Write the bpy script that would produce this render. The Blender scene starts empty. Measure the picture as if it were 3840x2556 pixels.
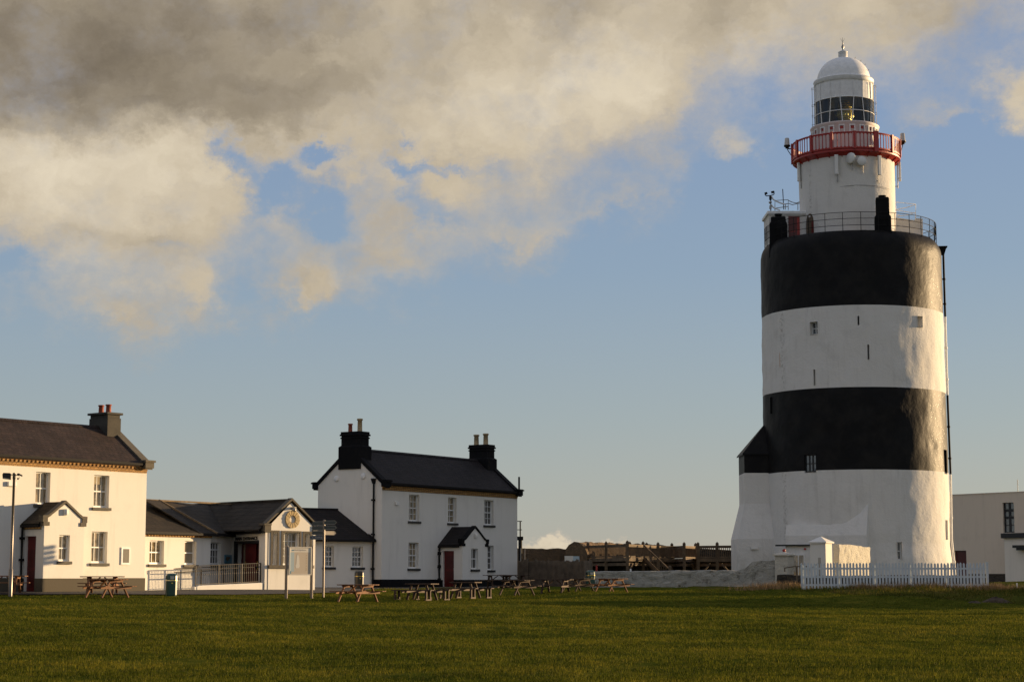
import bpy, math, random
import numpy as np
from mathutils import Vector, Matrix
from math import sin, cos, pi, radians, atan, atan2, sqrt, tan

random.seed(7)
SC = bpy.context.scene
COL = SC.collection

# ------------------------------------------------------------------ camera, sky, sun, exposure
F, HV, CZ = 7000.0, 2172.0, 1.6          # focal length and horizon row in 3840-px units, eye height
PT = atan((HV - 1278.0) / F)             # upward pitch
cam = bpy.data.cameras.new('camera'); co = bpy.data.objects.new('camera', cam); COL.objects.link(co)
co.location = (0, 0, CZ); co.rotation_euler = (pi / 2 + PT, 0, 0)
cam.sensor_width = 36; cam.lens = 36 * F / 3840.0; cam.clip_end = 20000; cam.clip_start = 0.5
SC.camera = co
SUN_AZ, SUN_EL = 66.0, 5.6               # clockwise from +Y (the view axis), degrees
sd = Vector((sin(radians(SUN_AZ)) * cos(radians(SUN_EL)), cos(radians(SUN_AZ)) * cos(radians(SUN_EL)), sin(radians(SUN_EL))))
EXPO = 1.0
SC.view_settings.view_transform = 'Standard'; SC.view_settings.look = 'None'
SC.view_settings.exposure = EXPO; SC.view_settings.gamma = 1
sl = bpy.data.lights.new('sun', 'SUN'); sl.energy = 4.1; sl.angle = radians(0.6); sl.color = (1.0, 0.70, 0.38)
so = bpy.data.objects.new('sun', sl); COL.objects.link(so)
so.rotation_euler = (-sd).to_track_quat('-Z', 'Y').to_euler()
try:
    SC.cycles.max_bounces = 6; SC.cycles.diffuse_bounces = 3; SC.cycles.transparent_max_bounces = 8
    SC.cycles.use_denoising = True
except Exception:
    pass

class NG:
    """small helper to write node maths"""
    def __init__(s, nt): s.nt = nt; s.N = nt.nodes; s.L = nt.links
    def new(s, t, **k):
        n = s.N.new(t)
        for a, b in k.items(): setattr(n, a, b)
        return n
    def put(s, sock, v):
        if isinstance(v, bpy.types.NodeSocket): s.L.new(v, sock)
        elif isinstance(v, (tuple, list)) and sock.type == 'RGBA': sock.default_value = tuple(v) + ((1,) if len(v) == 3 else ())
        else: sock.default_value = v
    def m(s, op, a, b=0.0, c=0.0, clamp=False):
        n = s.new('ShaderNodeMath', operation=op); n.use_clamp = clamp
        for i, v in enumerate((a, b, c)): s.put(n.inputs[i], v)
        return n.outputs[0]
    def ss(s, x, lo, hi, a=0.0, b=1.0):
        n = s.new('ShaderNodeMapRange', interpolation_type='SMOOTHSTEP')
        s.put(n.inputs['Value'], x)
        for k, v in (('From Min', lo), ('From Max', hi), ('To Min', a), ('To Max', b)): s.put(n.inputs[k], v)
        return n.outputs[0]
    def mix(s, f, a, b, mode='MIX'):
        n = s.new('ShaderNodeMix', data_type='RGBA', blend_type=mode)
        s.put(n.inputs[0], f); s.put(n.inputs[6], a); s.put(n.inputs[7], b)
        return n.outputs[2]
    def noise(s, vec, scale, detail=4, rough=0.5, dist=0.0, out='Fac'):
        n = s.new('ShaderNodeTexNoise'); n.inputs['Scale'].default_value = scale
        n.inputs['Detail'].default_value = detail; n.inputs['Roughness'].default_value = rough
        n.inputs['Distortion'].default_value = dist
        if vec is not None: s.L.new(vec, n.inputs['Vector'])
        return n.outputs[out]
    def xyz(s, x, y, z):
        n = s.new('ShaderNodeCombineXYZ')
        for i, v in enumerate((x, y, z)): s.put(n.inputs[i], v)
        return n.outputs[0]
    def sep(s, v):
        n = s.new('ShaderNodeSeparateXYZ'); s.L.new(v, n.inputs[0]); return n.outputs
    def ramp(s, f, pts):
        n = s.new('ShaderNodeValToRGB'); e = n.color_ramp.elements
        while len(e) < len(pts): e.new(0.5)
        for i, (p, c) in enumerate(pts): e[i].position = p; e[i].color = tuple(c) + (1,)
        s.put(n.inputs[0], f); return n.outputs[0]

def build_world():
    w = bpy.data.worlds.new('World'); SC.world = w; w.use_nodes = True
    nt = w.node_tree; g = NG(nt)
    for n in list(nt.nodes): nt.nodes.remove(n)
    sky = g.new('ShaderNodeTexSky', sky_type='NISHITA'); sky.sun_disc = False
    sky.sun_elevation = radians(SUN_EL); sky.sun_rotation = radians(SUN_AZ)
    sky.altitude = 0; sky.air_density = 1.0; sky.dust_density = 1.5; sky.ozone_density = 2.5
    dirv = g.new('ShaderNodeTexCoord').outputs['Generated']
    x, y, z = g.sep(dirv)
    az = g.m('ARCTAN2', x, y); el = g.m('ARCSINE', z)
    KA, KE = 0.2743, 0.3077
    A0 = g.m('DIVIDE', az, KA); E0 = g.m('DIVIDE', el, KE)
    base = g.xyz(A0, g.m('MULTIPLY', E0, 1.35), 0.37)
    n1 = g.sep(g.noise(base, 2.6, 3, 0.5, 0.0, 'Color')); n2 = g.sep(g.noise(base, 8.0, 8, 0.66, 0.0, 'Color'))
    def warp(c, i, a, b):
        return g.m('ADD', c, g.m('ADD', g.m('MULTIPLY', g.m('SUBTRACT', n1[i], 0.5), a), g.m('MULTIPLY', g.m('SUBTRACT', n2[i], 0.5), b)))
    A = warp(A0, 0, 0.17, 0.20); E = warp(E0, 1, 0.13, 0.19)
    def pp(u, v):
        xc, yc = (u - 1920) / F, (1278 - v) / F; q = (xc, cos(PT) - yc * sin(PT), sin(PT) + yc * cos(PT)); n = sqrt(sum(t * t for t in q))
        return atan2(q[0], q[1]) / KA, math.asin(q[2] / n) / KE
    def blob(u, v, ru, rv, amp, A=A, E=E):
        dx = g.m('MULTIPLY', g.m('SUBTRACT', A, pp(u, v)[0]), F * KA / ru); dy = g.m('MULTIPLY', g.m('SUBTRACT', E, pp(u, v)[1]), F * KE / rv)
        r = g.m('ADD', g.m('MULTIPLY', dx, dx), g.m('MULTIPLY', dy, dy))
        return g.m('MULTIPLY', g.m('EXPONENT', g.m('MULTIPLY', r, -1.0)), amp)
    def total(lst, **k):
        t = None
        for b in lst:
            q = blob(*b, **k); t = q if t is None else g.m('ADD', t, q)
        return t
    # underside of the cloud deck as a function of azimuth
    fc = g.new('ShaderNodeFloatCurve'); cu = fc.mapping.curves[0]
    pts = [(-600, 1060), (0, 1080), (120, 1120), (300, 1165), (480, 1180), (640, 1165), (760, 1130), (850, 1010), (1000, 1000), (1150, 1015),
           (1280, 965), (1450, 960), (1580, 975), (1690, 940), (1800, 890), (1920, 815), (2080, 745), (2330, 690), (2470, 670), (2550, 570),
           (2610, 460), (2700, 395), (2900, 355), (3060, 350), (3300, 315), (3420, 335), (3520, 310), (3640, 240), (3720, 140), (3840, 45), (4400, -200)]
    lo, hi = pp(-700, 900)[0], pp(4500, 900)[0]
    P = [((pp(u, v)[0] - lo) / (hi - lo), min(1.0, pp(u, v)[1] * 0.8)) for u, v in pts]
    while len(cu.points) < len(P): cu.points.new(0.5, 0.5)
    for i, p in enumerate(P): cu.points[i].location = p
    fc.mapping.update()
    mr = g.m('MULTIPLY', g.m('SUBTRACT', A, lo), 1 / (hi - lo), clamp=True); g.L.new(mr, fc.inputs['Value'])
    eb = g.m('MULTIPLY', fc.outputs[0], 1.25)
    d = g.m('SUBTRACT', E, eb)
    d = g.m('MINIMUM', d, 0.13)
    holes = total([(880, 610, 49, 82, -0.190), (985, 700, 66, 88, -0.176), (1070, 620, 66, 49, -0.135), (1225, 560, 77, 41, -0.270), (1120, 690, 132, 60, -0.163), (1230, 780, 121, 66, -0.190), (930, 780, 44, 88, -0.108), (1545, 600, 88, 37, -0.156), (1590, 690, 55, 99, -0.146), (1690, 628, 77, 28, -0.146), (1390, 700, 121, 55, -0.068), (1640, 800, 99, 55, -0.083), (660, 930, 66, 33, -0.052), (60, 1010, 99, 77, -0.125), (1850, 620, 66, 44, -0.083)])
    adds = total([(2750, 590, 100, 100, .16), (3880, 370, 130, 130, .28), (3600, 440, 170, 30, .07), (2070, 2035, 165, 62, .56), (2235, 2050, 110, 42, .44), (1950, 2075, 160, 44, .34), (2640, 2070, 200, 14, .20),
                  (1150, 1000, 130, 60, .08), (1500, 900, 130, 90, .06), (420, 1190, 150, 60, .07), (720, 1090, 110, 80, .08), (1120, 1050, 80, 50, .09), (2000, 850, 170, 50, .07), (2300, 760, 200, 40, .06),
                  (20, 1455, 70, 16, .15)])
    bodies = g.m('ADD', g.m('MAXIMUM', d, -0.16), 0.012)
    def off(dx, dy): return g.xyz(g.m('ADD', A, dx), g.m('MULTIPLY', g.m('ADD', E, dy), 1.5), 0.37)
    rl1 = g.m('SUBTRACT', g.noise(off(0, 0), 2.3, 5, .52), g.noise(off(.05, -.05), 2.3, 5, .52)); rl2 = g.m('SUBTRACT', g.noise(off(0, 0), 8.5, 6, .6), g.noise(off(.014, -.012), 8.5, 6, .6))
    relief = g.m('ADD', g.m('MULTIPLY', rl1, 1.0), g.m('MULTIPLY', rl2, .20))
    fb = g.m('MULTIPLY', g.m('SUBTRACT', g.noise(base, 6.0, 8, 0.66), 0.5), 0.30)
    dens = g.m('ADD', g.m('ADD', bodies, holes), g.m('ADD', adds, fb))
    D = g.ss(dens, -0.08, 0.15)
    # away from the photographed part of the sky the cloud is broken, not a lid
    far = g.ss(g.noise(base, 0.9, 5, 0.55), 0.36, 0.60)
    outside = g.m('MAXIMUM', g.ss(E0, 1.25, 1.8), g.ss(g.m('ABSOLUTE', A0), 1.5, 2.2))
    D = g.m('ADD', g.m('MULTIPLY', D, g.m('SUBTRACT', 1.0, outside)), g.m('MULTIPLY', g.m('MULTIPLY', far, outside), g.ss(E0, 0.05, 0.4)))
    # brightness of the cloud body
    sh = total([(100, 220, 900, 240, -.40), (900, 0, 1500, 170, -.26), (850, 400, 700, 170, -.17), (560, 640, 450, 150, .17), (130, 700, 260, 160, .12), (1900, 400, 620, 190, .12),
                (2300, 300, 700, 230, .08), (350, 900, 500, 60, -.07), (330, 1040, 200, 90, .06), (2080, 1990, 200, 45, .25)])
    shade = g.m('ADD', g.m('ADD', 0.70, sh), g.m('MULTIPLY', g.m('SUBTRACT', g.noise(base, 3.4, 8, 0.6, 0.3), 0.5), 0.22))
    shade = g.m('ADD', g.m('ADD', shade, relief), g.m('MULTIPLY', outside, 0.10), clamp=True)
    cc = g.ramp(shade, [(0.0, (.15, .122, .090)), (0.22, (.25, .206, .150)), (0.5, (.43, .362, .265)), (0.75, (.66, .562, .415)), (1.0, (.86, .75, .57))])
    K = 10.0 * 0.9 / (2 ** EXPO)
    cc = g.mix(g.m('MULTIPLY', g.m('SUBTRACT', 1.0, g.ss(dens, 0.0, 0.20)), .45), cc, (.56, .50, .44))
    cc = g.mix(1.0, cc, (K, K, K), 'MULTIPLY')
    # clear sky: the physical sky with its tint nudged towards the photograph's
    cl = g.ramp(g.m('MULTIPLY', E0, 0.62, clamp=True), [(0.0, (.52, .49, .42)), (0.06, (.47, .48, .44)), (0.17, (.385, .445, .475)), (0.33, (.295, .39, .515)), (0.52, (.25, .345, .53)), (1.0, (.13, .22, .47))])
    cl = g.mix(1.0, cl, (K * 1.06, K * 1.06, K * 1.06), 'MULTIPLY')
    clear = g.mix(0.84, g.mix(1.0, sky.outputs[0], (1.0, 1.0, 1.0), 'MULTIPLY'), cl)
    back = g.ss(y, 0.35, -0.5)           # the half of the sky behind the photographer
    clear = g.mix(g.m('MULTIPLY', back, 0.35), clear, (K * .45, K * .49, K * .58)); cc = g.mix(g.m('MULTIPLY', outside, .6), cc, (K * .40, K * .42, K * .47))
    col = g.mix(D, clear, cc)
    bg = g.new('ShaderNodeBackground'); g.L.new(col, bg.inputs[0]); bg.inputs[1].default_value = 0.1
    o = g.new('ShaderNodeOutputWorld'); g.L.new(bg.outputs[0], o.inputs[0])
    w.cycles.sampling_method = 'MANUAL'; w.cycles.sample_map_resolution = 1024
build_world()

# ------------------------------------------------------------------ pixel <-> world (used only to take measurements)
def ray(u, v):
    xc, yc = (u - 1920) / F, (1278 - v) / F
    return Vector((xc, cos(PT) - yc * sin(PT), sin(PT) + yc * cos(PT)))
def W(u, v, Y):
    r = ray(u, v); t = Y / r.y
    return Vector((r.x * t, Y, CZ + r.z * t))
def zat(v, Y): return W(1920, v, Y).z

class Frame:
    """a building's own axes: x along its front, y into the building, z up"""
    def __init__(s, ox, oy, phi, gz):
        s.o = Vector((ox, oy, gz)); s.phi = radians(phi)
        s.t = Vector((cos(s.phi), sin(s.phi), 0)); s.n = Vector((-sin(s.phi), cos(s.phi), 0))
    def px(s, u, v, d=0.0):
        """(x, z) where the sight line of a photo pixel meets the plane y = d"""
        r = ray(u, v); c = Vector((0, 0, CZ)); k = ((s.o + s.n * d - c).dot(s.n)) / r.dot(s.n)
        p = c + r * k - s.o
        return p.dot(s.t), p.z
    def py(s, u, v, x=0.0):
        r = ray(u, v); c = Vector((0, 0, CZ)); k = ((s.o + s.t * x - c).dot(s.t)) / r.dot(s.t)
        p = c + r * k - s.o
        return p.dot(s.n), p.z
    def at(s, x, y, z=0): return s.o + s.t * x + s.n * y + Vector((0, 0, z))

# ------------------------------------------------------------------ mesh helpers
class MB:
    def __init__(s): s.v = []; s.f = []; s.sm = []; s.M = Matrix.Identity(4); s.mi = []; s.cur = 0
    def add(s, vs, fs, smooth=False):
        b = len(s.v); M = s.M
        s.v += [tuple(M @ Vector(p)) for p in vs]
        s.f += [tuple(i + b for i in f) for f in fs]; s.sm += [smooth] * len(fs); s.mi += [s.cur] * len(fs)
        return s
    def poly(s, pts): return s.add(pts, [tuple(range(len(pts)))])
    def box(s, x0, x1, y0, y1, z0, z1):
        if x1 < x0: x0, x1 = x1, x0
        if y1 < y0: y0, y1 = y1, y0
        if z1 < z0: z0, z1 = z1, z0
        return s.add([(x0, y0, z0), (x1, y0, z0), (x1, y1, z0), (x0, y1, z0), (x0, y0, z1), (x1, y0, z1), (x1, y1, z1), (x0, y1, z1)],
                     [(0, 3, 2, 1), (4, 5, 6, 7), (0, 1, 5, 4), (1, 2, 6, 5), (2, 3, 7, 6), (3, 0, 4, 7)])
    def frustum(s, c, a, b, h, a2, b2):
        """tapered box: base a x b at c, top a2 x b2 at height h"""
        x, y, z = c; P = []
        for aa, bb, zz in ((a, b, z), (a2, b2, z + h)):
            P += [(x - aa / 2, y - bb / 2, zz), (x + aa / 2, y - bb / 2, zz), (x + aa / 2, y + bb / 2, zz), (x - aa / 2, y + bb / 2, zz)]
        return s.add(P, [(0, 3, 2, 1), (4, 5, 6, 7), (0, 1, 5, 4), (1, 2, 6, 5), (2, 3, 7, 6), (3, 0, 4, 7)])
    def prism(s, pts, d):
        """polygon pts (3-D) extruded by vector d"""
        n = len(pts); d = Vector(d); q = [tuple(Vector(p) + d) for p in pts]
        f = [tuple(range(n))[::-1], tuple(range(n, 2 * n))] + [(i, (i + 1) % n, n + (i + 1) % n, n + i) for i in range(n)]
        return s.add(list(pts) + q, f)
    def bar(s, a, b, w, h=None, up=(0, 0, 1)):
        a, b = Vector(a), Vector(b); h = h or w; d = (b - a)
        if d.length < 1e-6: return s
        d.normalize(); up = Vector(up)
        if abs(d.dot(up)) > 0.99: up = Vector((0, 1, 0))
        x = d.cross(up).normalized(); y = x.cross(d).normalized()
        P = [a + x * i * w / 2 + y * j * h / 2 for i, j in ((-1, -1), (1, -1), (1, 1), (-1, 1))] + [b + x * i * w / 2 + y * j * h / 2 for i, j in ((-1, -1), (1, -1), (1, 1), (-1, 1))]
        return s.add([tuple(p) for p in P], [(0, 1, 2, 3), (7, 6, 5, 4), (0, 4, 5, 1), (1, 5, 6, 2), (2, 6, 7, 3), (3, 7, 4, 0)])
    def tube(s, pts, r, n=8, cap=True):
        pts = [Vector(p) for p in pts]; V = []; Fc = []; R = r if isinstance(r, (list, tuple)) else [r] * len(pts)
        for i, p in enumerate(pts):
            d = (pts[min(i + 1, len(pts) - 1)] - pts[max(i - 1, 0)]).normalized()
            up = Vector((0, 0, 1)) if abs(d.z) < 0.95 else Vector((0, 1, 0))
            x = d.cross(up).normalized(); y = x.cross(d).normalized()
            for k in range(n):
                a = 2 * pi * k / n; V.append(tuple(p + x * cos(a) * R[i] + y * sin(a) * R[i]))
        for i in range(len(pts) - 1):
            for k in range(n): Fc.append((i * n + k, i * n + (k + 1) % n, (i + 1) * n + (k + 1) % n, (i + 1) * n + k))
        s.add(V, Fc, True)
        if cap: s.add(V[:n], [tuple(range(n))]); s.add(V[-n:], [tuple(range(n))[::-1]])
        return s
    def lathe(s, prof, c=(0, 0, 0), n=32, a0=0.0, a1=2 * pi, smooth=True, cap=False):
        """prof: (radius, z) pairs"""
        full = abs(a1 - a0 - 2 * pi) < 1e-6; m = n if full else n + 1; V = []; Fc = []
        for r, z in prof:
            for k in range(m):
                a = a0 + (a1 - a0) * k / n; V.append((c[0] + r * cos(a), c[1] + r * sin(a), c[2] + z))
        for i in range(len(prof) - 1):
            for k in range(n):
                k2 = (k + 1) % m; Fc.append((i * m + k, i * m + k2, (i + 1) * m + k2, (i + 1) * m + k))
        s.add(V, Fc, smooth)
        if cap:
            s.add([V[k] for k in range(m)], [tuple(range(m))[::-1]]); s.add([V[len(V) - m + k] for k in range(m)], [tuple(range(m))])
        return s
    def mesh(s, name, *mats, weld=False, bevel=0):
        me = bpy.data.meshes.new(name); me.from_pydata(s.v, [], s.f); me.update()
        me.polygons.foreach_set('use_smooth', s.sm); me.polygons.foreach_set('material_index', s.mi)
        for m in mats: me.materials.append(m)
        return me
    def build(s, name, mat, parent=None, label=None, loc=None, bevel=0.0):
        mats = mat if isinstance(mat, (list, tuple)) else [mat]
        o = bpy.data.objects.new(name, s.mesh(name, *mats)); COL.objects.link(o)
        if parent is not None: o.parent = parent
        if loc is not None: o.location = loc
        if label: o['label'] = label
        if bevel:
            b = o.modifiers.new('bevel', 'BEVEL'); b.width = bevel; b.segments = 2; b.limit_method = 'ANGLE'; b.angle_limit = radians(40)
        return o
def T(x=0, y=0, z=0, rz=0.0): return Matrix.Translation((x, y, z)) @ Matrix.Rotation(rz, 4, 'Z')
def thing(name, label, cat, loc=(0, 0, 0), rz=0.0, group=None):
    o = bpy.data.objects.new(name, None); COL.objects.link(o); o.location = loc; o.rotation_euler = (0, 0, rz)
    o.empty_display_size = 0.3; o['label'] = label; o['category'] = cat
    if group: o['group'] = group
    return o
def tag(o, label, cat, group=None):
    o['label'] = label; o['category'] = cat
    if group: o['group'] = group
    return o
def copy_thing(root, loc, rz, label):
    r = root.copy(); COL.objects.link(r); r.location = loc; r.rotation_euler = (0, 0, rz); r['label'] = label
    def rec(src, dst):
        for ch in [c for c in src.children]:
            c = ch.copy(); COL.objects.link(c); c.parent = dst; rec(ch, c)
    rec(root, r)
    return r
_fonts = {}
def text_mesh(txt, size, name, mat, parent, M, extrude=0.004, bold=0.0, spacing=1.0, label=None):
    c = bpy.data.curves.new('t', 'FONT'); c.body = txt; c.size = size; c.extrude = extrude; c.offset = bold; c.space_character = spacing
    c.align_x = 'CENTER'; c.align_y = 'CENTER'; c.resolution_u = 3
    t = bpy.data.objects.new('t', c); COL.objects.link(t)
    bpy.context.view_layer.update()
    me = bpy.data.meshes.new_from_object(t.evaluated_get(bpy.context.evaluated_depsgraph_get())); bpy.data.objects.remove(t)
    # text lies in local x/y: stand it up in x/z facing -y
    me.transform(M @ Matrix.Rotation(pi / 2, 4, 'X')); me.materials.clear(); me.materials.append(mat)
    o = bpy.data.objects.new(name, me); COL.objects.link(o); o.parent = parent
    if label: o['label'] = label
    return o

# ------------------------------------------------------------------ materials
MT = {}
def mat(name, col, rough=0.7, metal=0.0, spec=0.5, var=0.0, vscale=3.0, bump=0.0, bscale=20.0, var2=None, coat=0.0, bdist=0.02):
    m = bpy.data.materials.new(name); m.use_nodes = True; nt = m.node_tree; g = NG(nt)
    b = nt.nodes['Principled BSDF']; b.inputs['Roughness'].default_value = rough; b.inputs['Metallic'].default_value = metal
    b.inputs['Specular IOR Level'].default_value = spec
    b.inputs['Coat Weight'].default_value = coat
    tc = g.new('ShaderNodeTexCoord').outputs['Object']
    c = tuple(col)
    if var:
        n1 = g.noise(tc, vscale, 6, 0.6); n2 = g.noise(tc, vscale * 9, 3, 0.6)
        f = g.m('ADD', g.m('MULTIPLY', n1, 0.65), g.m('MULTIPLY', n2, 0.35))
        lo = tuple(x * (1 - var) for x in c) if var2 is None else tuple(var2); hi = tuple(min(1, x * (1 + var * 0.6)) for x in c)
        col_s = g.mix(g.ss(f, 0.33, 0.67), lo, hi); g.L.new(col_s, b.inputs['Base Color'])
    else: b.inputs['Base Color'].default_value = c + (1,)
    if bump:
        bp = g.new('ShaderNodeBump'); bp.inputs['Strength'].default_value = bump; bp.inputs['Distance'].default_value = bdist
        g.L.new(g.noise(tc, bscale, 5, 0.6), bp.inputs['Height']); g.L.new(bp.outputs[0], b.inputs['Normal'])
    MT[name] = m; return m
def bsdf(m): return m.node_tree.nodes['Principled BSDF']

def render_mat(name, col, dirt=0.42, streak=0.7, rough=0.85, bump=0.22, bscale=14, scuff=(.30, .27, .22)):
    """painted roughcast: slight patchiness, faint rain streaks, lumpy bump"""
    m = bpy.data.materials.new(name); m.use_nodes = True; g = NG(m.node_tree); b = bsdf(m)
    tc = g.new('ShaderNodeTexCoord').outputs['Object']; x, y, z = g.sep(tc)
    st = g.noise(g.xyz(g.m('MULTIPLY', x, 2.2), g.m('MULTIPLY', y, 2.2), g.m('MULTIPLY', z, 0.25)), 1.0, 6, 0.65)
    pt = g.noise(tc, 0.7, 6, 0.6); fi = g.noise(tc, 30, 3, 0.6)
    f = g.m('ADD', g.m('MULTIPLY', g.ss(st, 0.50, 0.80), streak), g.m('MULTIPLY', g.ss(pt, 0.52, 0.78), 0.5))
    f = g.m('MULTIPLY', f, dirt, clamp=True)
    c = g.mix(f, tuple(col), tuple(a * 0.45 + s * 0.25 for a, s in zip(col, scuff)))
    c = g.mix(g.m('MULTIPLY', g.ss(fi, 0.35, 0.65), 0.10), c, tuple(a * 0.7 for a in col))
    if 'tower' in name:                                   # old downpipe line, flaking and a rust run
        ang = g.m('ARCTAN2', x, g.m('MULTIPLY', y, -1.0)); fl = g.noise(tc, 6, 6, .75)
        band = g.ss(g.m('ABSOLUTE', g.m('ADD', ang, 1.03)), .055, .012)
        c = g.mix(g.m('MULTIPLY', g.m('MULTIPLY', band, g.ss(fl, .50, .60)), .55), c, (.26, .24, .20))
        rust = g.m('MULTIPLY', g.ss(g.m('ABSOLUTE', g.m('ADD', ang, 1.075)), .008, .002), g.m('MULTIPLY', g.ss(z, 14.0, 14.2), g.ss(z, 15.2, 14.9)))
        c = g.mix(g.m('MULTIPLY', rust, .8), c, (.45, .20, .05))
        grime = g.m('MULTIPLY', g.ss(z, 3.2, -.2), g.ss(g.noise(tc, 1.6, 7, .7), .42, .66)); c = g.mix(g.m('MULTIPLY', grime, .45), c, (.30, .29, .22))
    g.L.new(c, b.inputs['Base Color']); b.inputs['Roughness'].default_value = rough; b.inputs['Specular IOR Level'].default_value = 0.35
    bp = g.new('ShaderNodeBump'); bp.inputs['Strength'].default_value = bump; bp.inputs['Distance'].default_value = 0.035 if 'tower' in name else 0.02
    h = g.m('ADD', g.noise(tc, bscale, 5, 0.6), g.m('MULTIPLY', g.noise(tc, bscale * 5, 3, 0.6), 0.4))
    g.L.new(h, bp.inputs['Height']); g.L.new(bp.outputs[0], b.inputs['Normal'])
    MT[name] = m; return m

render_mat('white', (.74, .715, .655))
render_mat('white_tower', (.71, .69, .65), dirt=0.55, bump=.8, bscale=4.0)
render_mat('white_warm_bounce', (.68, .60, .50))  # white wall with sunlight bounced off the lighthouse tinted into its colour
render_mat('grey_plinth', (.085, .072, .050), dirt=0.5, scuff=(.25, .22, .18))
render_mat('black_render', (.007, .007, .008), dirt=0.2, rough=0.75)
bsdf(MT['black_render']).inputs['Specular IOR Level'].default_value = .1
mat('frame_white', (.74, .74, .72), 0.45)
mat('sill_grey', (.09, .08, .062), 0.8, var=.3, vscale=4)
mat('sill_black', (.010, .010, .011), 0.5)
mat('black_metal', (.012, .011, .011), 0.7, spec=.15)
mat('red_door', (.11, .008, .007), 0.4, var=.2, vscale=2)
mat('red_dark', (.07, .005, .004), 0.4)
mat('red_iron', (.38, .022, .014), 0.42, var=.25, vscale=3, bump=.2, bscale=30)
mat('interior', (.012, .011, .010), 0.9)
mat('blind', (.30, .25, .17), 0.9, var=.15)
mat('metal_grey', (.30, .29, .27), 0.4, metal=0.7)
mat('rail_iron', (.018, .015, .012), 0.55)
mat('post_cream', (.62, .58, .50), 0.45)
mat('post_steel', (.16, .14, .125), 0.32, metal=.55)
mat('pot_red', (.30, .07, .035), 0.8, var=.3, vscale=6)
mat('pot_buff', (.40, .30, .17), 0.8, var=.25, vscale=5)
mat('chimney_grey', (.044, .039, .030), 0.85, var=.3, vscale=2.5, bump=.4)
mat('asphalt', (.040, .034, .029), 0.9, var=.35, vscale=.8, bump=.4, bscale=60)
mat('wood_table', (.200, .085, .032), 0.75, var=.4, vscale=3, bump=.2)
mat('wood_mid', (.055, .028, .014), 0.75, var=.45, vscale=3, bump=.2)
mat('wood_shaded', (.055, .032, .021), 0.75, var=.45, vscale=3, bump=.2)  # table wood darkened, the shade on it put into the colour
mat('wood_grey', (.130, .095, .062), 0.85, var=.45, vscale=2.2, bump=.3)
mat('wood_deck', (.140, .094, .052), 0.8, var=.45, vscale=2, bump=.3)
mat('fence_white', (.56, .60, .62), 0.6, var=.15, vscale=5)
mat('bin_green', (.010, .055, .040), 0.28, spec=.6)
mat('bin_dark', (.035, .030, .018), 0.35)
mat('gold', (.75, .55, .12), 0.3, metal=.8)
mat('lens_brass', (.95, .68, .18), 0.3, metal=.8)
mat('white_paint', (.78, .78, .77), 0.55, var=.12, vscale=4)
mat('sign_dark', (.050, .055, .050), 0.4)
mat('sign_blue', (.030, .050, .085), 0.35)
mat('sign_line', (.45, .42, .36), 0.5)
mat('sandstone', (.50, .38, .20), 0.85, var=.3, vscale=8, bump=.4)
mat('ridge_clay', (.16, .115, .065), 0.85, var=.4, vscale=5)
mat('grey_stone', (.100, .086, .063), 0.85, var=.25, vscale=4, bump=.3)
mat('board_panel', (.55, .47, .37), 0.5)
mat('board_white', (.70, .66, .58), 0.5)
mat('board_blue', (.40, .50, .54), 0.5)
mat('board_deep', (.06, .20, .30), 0.3)
mat('text_grey', (.42, .39, .36), 0.6)
mat('text_red', (.55, .05, .05), 0.6)
mat('text_black', (.012, .012, .012), 0.5)
mat('lamp_glass', (.55, .45, .28), 0.2)
mat('lamp_body', (.45, .43, .40), .15, spec=.8)
mat('white_pink_bounce', (.70, .60, .57), 0.6, var=.1)  # white paint with the pink of reflections put into its colour
mat('dark_blind', (.012, .013, .014), 0.6)
mat('lens_glass', (.60, .45, .12), .2, metal=.6)
mat('plaque', (.028, .020, .012), 0.5, var=.5, vscale=12)
mat('plastic_white', (.72, .71, .68), 0.5)
mat('soil', (.060, .040, .022), 0.95, var=.5, vscale=6, bump=.8, bscale=15)

def glass(name, tint=(.02, .022, .025), rough=.04, refl=1.0):
    m = bpy.data.materials.new(name); m.use_nodes = True; b = bsdf(m)
    g = NG(m.node_tree); tc = g.new('ShaderNodeTexCoord').outputs['Object']
    g.L.new(g.mix(g.ss(g.noise(tc, 2.3, 3), .4, .6), tuple(t * .6 for t in tint), tuple(t * 1.6 for t in tint)), b.inputs['Base Color'])
    b.inputs['Roughness'].default_value = rough; b.inputs['Specular IOR Level'].default_value = refl
    b.inputs['IOR'].default_value = 1.55; b.inputs['Coat Weight'].default_value = 0.6; b.inputs['Coat Roughness'].default_value = 0.02
    bp = g.new('ShaderNodeBump'); bp.inputs['Strength'].default_value = .15; bp.inputs['Distance'].default_value = 0.02
    g.L.new(g.noise(tc, 1.7, 2), bp.inputs['Height']); g.L.new(bp.outputs[0], b.inputs['Normal'])
    MT[name] = m
glass('glass_warm', (.20, .155, .09)); glass('glass_dark', (.035, .032, .028)); glass('glass_blue', (.03, .045, .06))  # the warm tint puts golden sky reflections into the pane colour
def clear_glass():
    m = bpy.data.materials.new('clear_glass'); m.use_nodes = True; g = NG(m.node_tree); nt = m.node_tree
    tr = g.new('ShaderNodeBsdfTransparent'); tr.inputs[0].default_value = (.62, .70, .78, 1)
    gl = g.new('ShaderNodeBsdfGlossy'); gl.inputs['Roughness'].default_value = 0.03; gl.inputs[0].default_value = (.8, .85, .9, 1)
    fr = g.new('ShaderNodeFresnel'); fr.inputs[0].default_value = 1.5
    mx = g.new('ShaderNodeMixShader'); g.L.new(fr.outputs[0], mx.inputs[0]); g.L.new(tr.outputs[0], mx.inputs[1]); g.L.new(gl.outputs[0], mx.inputs[2])
    g.L.new(mx.outputs[0], nt.nodes['Material Output'].inputs[0]); MT['clear_glass'] = m
clear_glass()

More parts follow.
